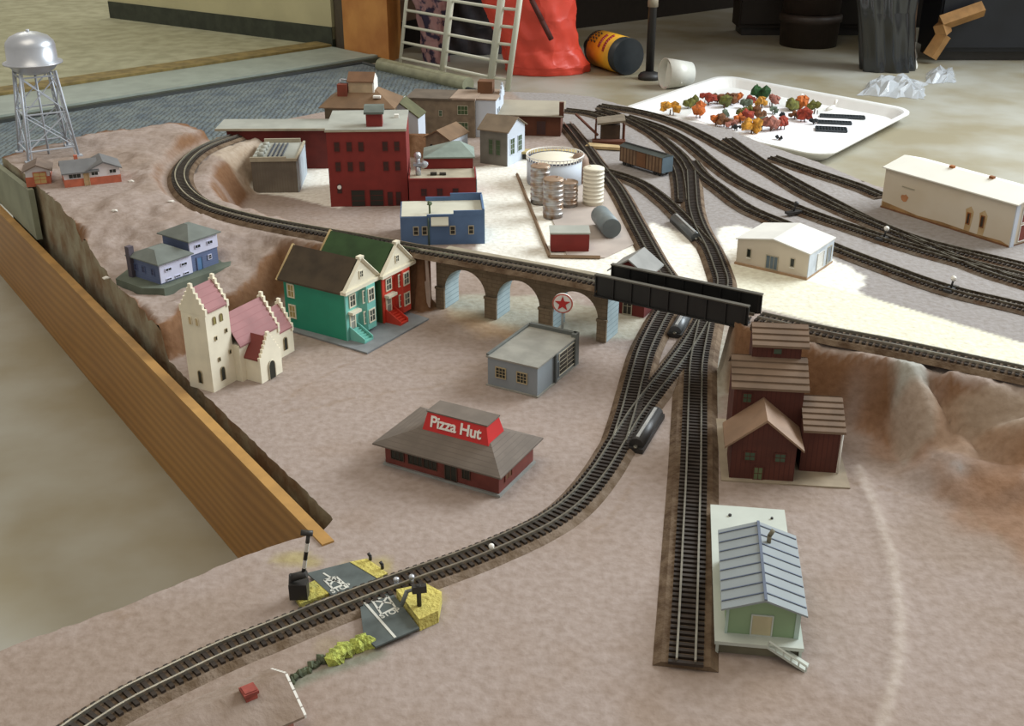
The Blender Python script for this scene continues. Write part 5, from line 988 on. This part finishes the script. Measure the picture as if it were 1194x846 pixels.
items = [(781,134,'golden',1.2),(805,126,'olive green',1.1),(816,138,'orange',1.3),(826,123,'rust red',1.3),(836,121,'brown',1.0),(844,126,'olive green',1.2),(852,122,'brown',1.1),(861,120,'orange',1.0),(870,127,'grey-green',0.9),(874,121,'rust red',0.9),(885,117,'dark green',1.5),(888,126,'golden',1.0),(900,124,'pinkish brown',1.1),(848,137,'grey-green',0.7),(835,146,'orange',1.1),(844,148,'brown',1.1),(853,150,'pinkish brown',0.9),(859,152,'black',0.6),(867,138,'olive green',1.1),(863,144,'orange',0.8),(873,142,'rust red',1.0),(876,156,'golden',1.3),(885,139,'brown',1.1),(888,152,'grey-green',1.1),(899,152,'pinkish brown',1.3),(910,151,'rust red',1.1),(908,163,'black',0.5),(903,133,'grey-green',0.7),(912,138,'black',0.5),(921,128,'olive green',1.3),(935,126,'orange',1.3),(949,133,'olive green',1.1),(926,139,'brown',0.9),(938,142,'rust red',1.2),(948,145,'black',0.5)]
rows = {}
for it in items:
    r = 'back' if it[1] < 131 else ('middle' if it[1] < 146 else 'front'); rows.setdefault(r, []).append(it)
ordn = ['first','second','third','fourth','fifth','sixth','seventh','eighth','ninth','tenth','eleventh','twelfth','thirteenth','fourteenth','fifteenth','sixteenth']
for r, L_ in rows.items():
    L_.sort()
    for i, (x_, y_, cn, s) in enumerate(L_):
        s *= 1.35; a = U(x_, y_, TZ_+0.4); t = thing('miniature_bush', '%s miniature bush in the white tray, %s from the left in the %s row' % (cn, ordn[i], r), 'miniature bush', (a[0],a[1],TZ_+0.41), random.uniform(0,6), 'miniature bushes in the white tray')
        fo = MB()
        for k in range(5): fo.blob((random.uniform(-.7,.7)*s, random.uniform(-.5,.5)*s, s*0.62+random.uniform(-.05,.45)*s), s*random.uniform(.4,.6), x_*7+k, amp=0.35, sub=1)
        obj('foliage', fo, M('foliage_'+cn.replace(' ','_').replace('-','_'), cols[cn], 0.9, 0, 0.3, 150), t)
        obj('trunk', MB().bar((0,0,0),(0.1,0,s*0.6),0.12,5).bar((s*.4,.1,0),(s*.4,0,s*0.5),0.08,5), M('trunk_brown', (84,58,38), 0.9), t)
for i, (px, w, h, lab) in enumerate([((982,137),7.5,1.6,'farthest of the dark lattice strips in the tray'),((973,144),5.5,1.6,'middle one of the dark lattice strips in the tray'),((969,152),5.0,2.6,'nearest and broadest of the dark lattice strips in the tray')]):
    a = U(*px, TZ_+0.4); g = MB()
    for k in range(int(w/0.5)+1): g.box(-w/2+k*0.5-0.12, -w/2+k*0.5+0.12, -h/2, h/2, 0.05, 0.3)
    for yy in (-h/2, 0, h/2): g.box(-w/2, w/2, yy-0.14, yy+0.14, 0, 0.35)
    tag(obj('lattice_strip', g, M('lattice_dark', (48,54,58), 0.5), None, (a[0],a[1],TZ_+0.42+0.01*i), math.radians(-12)), lab, 'lattice strip', 'dark lattice strips in the tray')
# clear crumpled plastic bag
def m_clear():
    m = M('clear_plastic', (222,230,240), 0.12, 0, 0.02); b = m.node_tree.nodes['Principled BSDF']; b.inputs['Alpha'].default_value = 0.45; b.inputs['Roughness'].default_value = 0.12; return m
def crumple(px, zh, nx, ny, seed, z0=None):
    q = [Vector(U(*p_, FZ)) for p_ in px]; r = random.Random(seed); vs = []
    for j in range(ny+1):
        for i in range(nx+1):
            u, v = i/nx, j/ny; p_ = q[0].lerp(q[1],u).lerp(q[3].lerp(q[2],u), v); e = min(u,1-u,v,1-v)*4; e = min(1,e)
            vs.append((p_.x+r.uniform(-.5,.5), p_.y+r.uniform(-.9,.9), FZ+0.1+e*zh*(0.45+0.55*r.random())))
    return MB().add(vs, [(j*(nx+1)+i, j*(nx+1)+i+1, (j+1)*(nx+1)+i+1, (j+1)*(nx+1)+i) for j in range(ny) for i in range(nx)])
o = obj('plastic_bag', crumple([(1000,112),(1078,116),(1080,98),(1018,93)], 2.6, 14, 8, 3), m_clear()); tag(o, 'flat crumpled clear plastic bag on the floor behind the white tray', 'plastic bag')
o = obj('plastic_bag', crumple([(1078,97),(1114,97),(1112,86),(1084,85)], 2.4, 8, 5, 9), m_clear()); tag(o, 'small glinting piece of clear plastic right of the larger clear bag', 'plastic bag')
# white plastic cup on its side
cpA = Vector(U(776,78,FZ+3.4)); cv = MB(); cdir = Vector((1,0.12,0)); 
def ringed(mb, c, d, r0, r1, l, n=24, thk=0.15, flat=1.0):
    d = d.normalized(); s = d.cross(Vector((0,0,1))).normalized(); u = s.cross(d)
    R = [(r0,0),(r1,l),(r1-thk,l),(r0-thk,thk)]; vs = []
    for rr_, z in R:
        for k in range(n): a = 2*PI*k/n; vs.append(c+d*z+s*(rr_*math.cos(a))+u*(rr_*flat*math.sin(a)))
    mb.add(vs, [(j*n+k, j*n+(k+1) % n, (j+1)*n+(k+1) % n, (j+1)*n+k) for j in range(3) for k in range(n)]+[tuple(range(n)), tuple(range(3*n,4*n))], 0, True); return mb
b_ = Vector(U(806,84,FZ+2.8)); ct = thing('plastic_cup', 'white translucent plastic cup lying on its side near the black pole', 'cup', (b_.x,b_.y,FZ+0.05))
obj('cup_wall', ringed(MB(), Vector((-0.2,0,2.4)), Vector((-1,-0.35,0.08)), 2.3, 3.0, 5.6), M('cup_white', (214,214,204), 0.4, 0, 0.04), ct); obj('rim', MB().lathe([(0.2,0),(0.3,0.02)],6), m_wht, ct)
bpy.data.objects.remove(bpy.data.objects['rim.001'] if 'rim.001' in bpy.data.objects else bpy.data.objects['rim'])
obj('folded_flap', MB().prism([(-5.6,-1.9,0.2),(-4.9,-1.6,5.2),(-2.2,-3.4,1.2)], (0.1,0.2,0)), M('cup_white', (214,214,204)), ct)
# black pole on a round foot
p = Vector(U(757,92,FZ)); pt = thing('black_pole', 'thin black pole standing on a round black foot', 'pole', (p.x,p.y,FZ+0.02))
obj('foot', MB().lathe([(2.3,0),(2.3,0.7),(1.9,1.2),(0.8,1.6)], 24), m_smd, pt); obj('tube', MB().bar((0,0,1.2),(0,0,60),0.85,16), M('pole_black', (44,42,42), 0.4), pt); obj('collar', MB().bar((0,0,14.2),(0,0,16.4),1.05,16), M('collar_pale', (150,140,120), 0.5), pt)
# black bottle with a yellow label, lying down
B = Vector(U(733,66,FZ+3.8)); d = Vector((-0.45,0.893,0)); bt_ = thing('black_bottle', 'black plastic bottle with a yellow label lying on its side', 'bottle', (B.x,B.y,FZ+0.03)); o0 = Vector((0,0,3.75))
obj('body', MB().bar(o0, o0+d*12.0, 3.7, 32).bar(o0+d*12, o0+d*14, 3.6, 32, r2=1.6).bar(o0+d*14, o0+d*16, 1.5, 20), M('bottle_black', (36,42,46), 0.35), bt_)
obj('label', MB().bar(o0+d*2.2, o0+d*11, 3.76, 40), M('label_yellow', (224,168,40), 0.5, 0, 0.04), bt_)
pr = MB(); s_ = d.cross(Vector((0,0,1))).normalized()
if s_.y > 0: s_ = -s_
def onl(t, a): return o0+d*t+(s_*math.cos(a)+Vector((0,0,1))*math.sin(a))*3.82
for t, a0, a1 in ((4.2,0.2,1.3),(6.2,0.35,1.2)):
    for k in range(8): pr.bar(onl(t,a0+(a1-a0)*k/8), onl(t,a0+(a1-a0)*(k+1)/8), 0.3, 6)
obj('label_stripes', pr, M('label_red', (150,40,30), 0.5), bt_)
pr = MB()
for j in range(3):
    for k in range(4): pr.bar(onl(8.3+j*1.2,0.55+k*0.2), onl(8.9+j*1.2,0.62+k*0.2), 0.18, 5)
obj('label_print', pr, M('label_ink', (60,40,24), 0.6), bt_)
# lumpy bags
def bag(name, rings, mat, label, cat='bag', nseg=44, amp=0.5, seed=1, drape=False, fold=0.6):
    """rings: (cx, cy, rx, ry, z) world cm"""
    c0 = rings[0]; r = random.Random(seed); ph = [r.uniform(0,6) for _ in range(6)]; rows_ = []; n = 60
    for i in range(n+1):
        u = i/n*(len(rings)-1); j = min(int(u), len(rings)-2); f = u-j; f = f*f*(3-2*f)
        R = [rings[j][k]*(1-f)+rings[j+1][k]*f for k in range(5)]; rows_.append(R)
    vs = []
    for i, R in enumerate(rows_):
        for k in range(nseg*2):
            a = PI*k/nseg; w = (fold*(math.sin(3*a+ph[0]+R[4]*.18)*.4+math.sin(7*a+ph[1]-R[4]*.3)*.3+math.sin(13*a+ph[2]+R[4]*.55)*.22)+amp*math.sin(R[4]*1.1+5*a+ph[3])*.3+r.uniform(-.09,.09)) if not drape else fold*(math.sin(5*a+ph[0]+R[4]*.03)*.45+math.sin(11*a+ph[1]+R[4]*.05)*.35+math.sin(R[4]*.5+2*a)*.1)
            vs.append((R[0]-c0[0]+(R[2]+w)*math.cos(a), R[1]-c0[1]+(R[3]+w)*math.sin(a), R[4]+amp*.5*math.sin(4*a+ph[4])*(i/n)))
    m_ = nseg*2
    mb = MB().add(vs, [(i*m_+k, i*m_+(k+1) % m_, (i+1)*m_+(k+1) % m_, (i+1)*m_+k) for i in range(n) for k in range(m_)], 0, True)
    mb.add(vs[:m_], [tuple(range(m_))[::-1]]); mb.add(vs[-m_:], [tuple(range(m_))])
    t = thing(name, label, cat, (c0[0], c0[1], FZ+0.05)); obj('bag_body', mb, mat, t); return t
p = Vector(U(640,90,FZ)); y0_ = p.y+6.5
def cxat(px): return Wy(px, 40, y0_).x
rb_ = bag('red_bag', [(cxat(637),y0_,8.8,6,0),(cxat(637),y0_,8.9,6.4,1.6),(cxat(630),y0_,8.0,6.2,5),(cxat(620),y0_,9.0,6.5,11),(cxat(612),y0_,10.2,7,20),(cxat(610),y0_,10,7,32),(cxat(612),y0_,6,5,44)], crumpled(M('bag_red', (222,76,58), 0.42, 0, 0.06, 12), 14, 0.012), 'large crumpled red-orange plastic bag standing behind the white wire rack', seed=4)
bx0 = Vector(rb_.location)/K; sb = MB(); zz0 = [Wy(620,0,y0_-7.6), Wy(632,24,y0_-7.5), Wy(643,46,y0_-7.2)]
for a, b in zip(zz0, zz0[1:]): sb.bar(a-bx0, b-bx0, 0.55, 6)
sb.bar(zz0[0]-bx0, Wy(612,-40,y0_-7.4)-bx0, 0.55, 6); obj('strap', sb, M('strap_brown', (84,38,30), 0.7), rb_)
yb = 246
def cb(px): return Wy(px, 40, yb).x
bag('black_bag', [(cb(1040),yb,5.8,4,0),(cb(1036),yb,5.6,4,4),(cb(1030),yb,6.0,4,12),(cb(1024),yb,7.0,4.5,22),(cb(1020),yb,5,3,30)], M('bag_black', (18,22,26), 0.14, 0, 0.05, spec=0.9), 'tall glossy black plastic bag with vertical folds at the back right', seed=8, fold=0.9, drape=True)
yb = 268
bag('dark_bag', [(cb(545),yb,9,5,0),(cb(545),yb,9.5,5.5,6),(cb(540),yb,10,6,16),(cb(540),yb,10,6,30),(cb(540),yb,6,5,40)], M('bag_dark', (62,56,58), 0.6, 0, 0.2, 30, rgb2=(30,28,34)), 'dark bulky bag standing behind the white wire rack', seed=12, fold=1.2)
yb = 256
bag('patterned_bag', [(cb(508),yb-1,2.6,2.5,0),(cb(508),yb-1,3.0,2.6,5),(cb(506),yb-1,4,3,12),(cb(503),yb-1,6,3,22),(cb(500),yb-1,7,3,32)], M('bag_pattern', (168,130,130), 0.7, 0, 0.2, 45, rgb2=(52,44,70), thr=(0.44,0.52)), 'narrow bag with a purple and pink mottled pattern behind the rack', seed=15)
# tyre-like dark stack
p = Vector(U(950,58,FZ)); stt = thing('dark_bucket_stack', 'stack of dark brown ribbed buckets in the shade at the back', 'bucket stack', (p.x,p.y+7,FZ+0.02))
for k in range(4): obj('bucket', MB().lathe([(6.6,k*7.5),(6.9,k*7.5+5.5),(7.3,k*7.5+5.6),(7.3,k*7.5+7.0),(6.7,k*7.5+7.4)], 36), M('bucket_brown', (52,42,36), 0.5), stt)
# dark cabinets and the wood-edged shelf
m_cab = M('cabinet_dark', (44,38,32), 0.7, 0, 0.2, 10); m_cab2 = M('cabinet_blue', (28,32,40), 0.5, 0, 0.2, 10)
def cabinet(x0, x1, yb, depth, h, m, label):
    t = thing('dark_cabinet', label, 'cabinet', (x0, yb, FZ+0.02)); w = x1-x0
    obj('body', MB().box(0,w,0,depth,2,h), m, t); obj('plinth', MB().box(1,w-1,1,depth,0,2), m_smd, t)
    for k in range(3): obj('door', MB().box(w*k/3+0.3, w*(k+1)/3-0.3, -0.8, -0.05, 3, h-2), m, t)
    return t
ya = Vector(U(900,42,FZ)).y; cbt = cabinet(Wy(862,20,ya).x, Wy(1075,20,ya).x, ya, 9, 42, m_cab, 'dark brown cabinet behind the ribbed bucket stack, with an added unseen shade slab overhead')
obj('shade_slab', MB().box(-30, 78, -45, 10, 42, 45), m_cab, cbt)  # added slab above the frame, there only to shade the back floor
for x_ in (74,): obj('leg', MB().box(x_, x_+4, 3, 7, 0, 42), m_cab, cbt)  # added leg carrying the unseen shade slab
ya = Vector(U(1120,74,FZ)).y; cabinet(Wy(1090,60,ya+3).x, Wy(1194,60,ya).x+60, ya+3, 12, 17.5, m_cab2, 'low black cabinet behind the glinting plastic at the right')
ya2 = Vector(U(1160,72,FZ)).y
q = [Wy(1146,10,ya2-2), Wy(1097,27,ya2-2), Wy(1101,40,ya2-2), Wy(1084,66,ya2-2)]; wbk = MB()
for a, b in zip(q, q[1:]):
    wbk.bar(a-q[3], b-q[3], 1.7, 4)
tag(obj('wood_bracket', wbk, M('bracket_wood', (176,132,80), 0.7), None, tuple(q[3])), 'light wooden stepped edge piece standing by the black cabinet', 'wooden bracket')
a = Vector(U(1062,86,FZ)); tag(obj('white_scrap', crumple([(1052,80),(1070,80),(1068,66),(1056,66)], 5, 5, 4, 21), m_wht), 'crumpled white plastic scrap against the glossy black bag', 'plastic scrap')
# white wire rack leaning behind the layout
m_wire = M('wire_white', (214,214,196), 0.45, 0, 0.02); Ra = Vector(U(466,80,FZ)); Rm = Vector(U(519,95,FZ)); Rb = Vector(U(571,104,FZ)); Rc = Vector(U(588,104,FZ)); 
rk = thing('wire_rack', 'white coated wire rack standing upright in front of the red bag', 'wire rack', (Ra.x,Ra.y,FZ+0.05)); lean = Vector((0.14,0.04,1.0)); HR = 30
pb_ = Rb-Ra; pm = Ra.lerp(Rb, 0.49)-Ra; pc_ = Rc-Ra+Vector((0.6,-2,0)); z_ = Vector()
for q_, w_ in ((z_,0.38),(pm,0.75),(pb_,0.8),(pc_,0.6)): obj('upright', MB().bar(q_, q_+lean*HR, w_, 8), m_wire, rk)
for k in range(9):
    z = 2.2+k*3.25; obj('wire', MB().bar(lean*z, pb_+lean*z, 0.3, 6).bar(pb_+lean*z, pc_+lean*z, 0.3, 6), m_wire, rk)
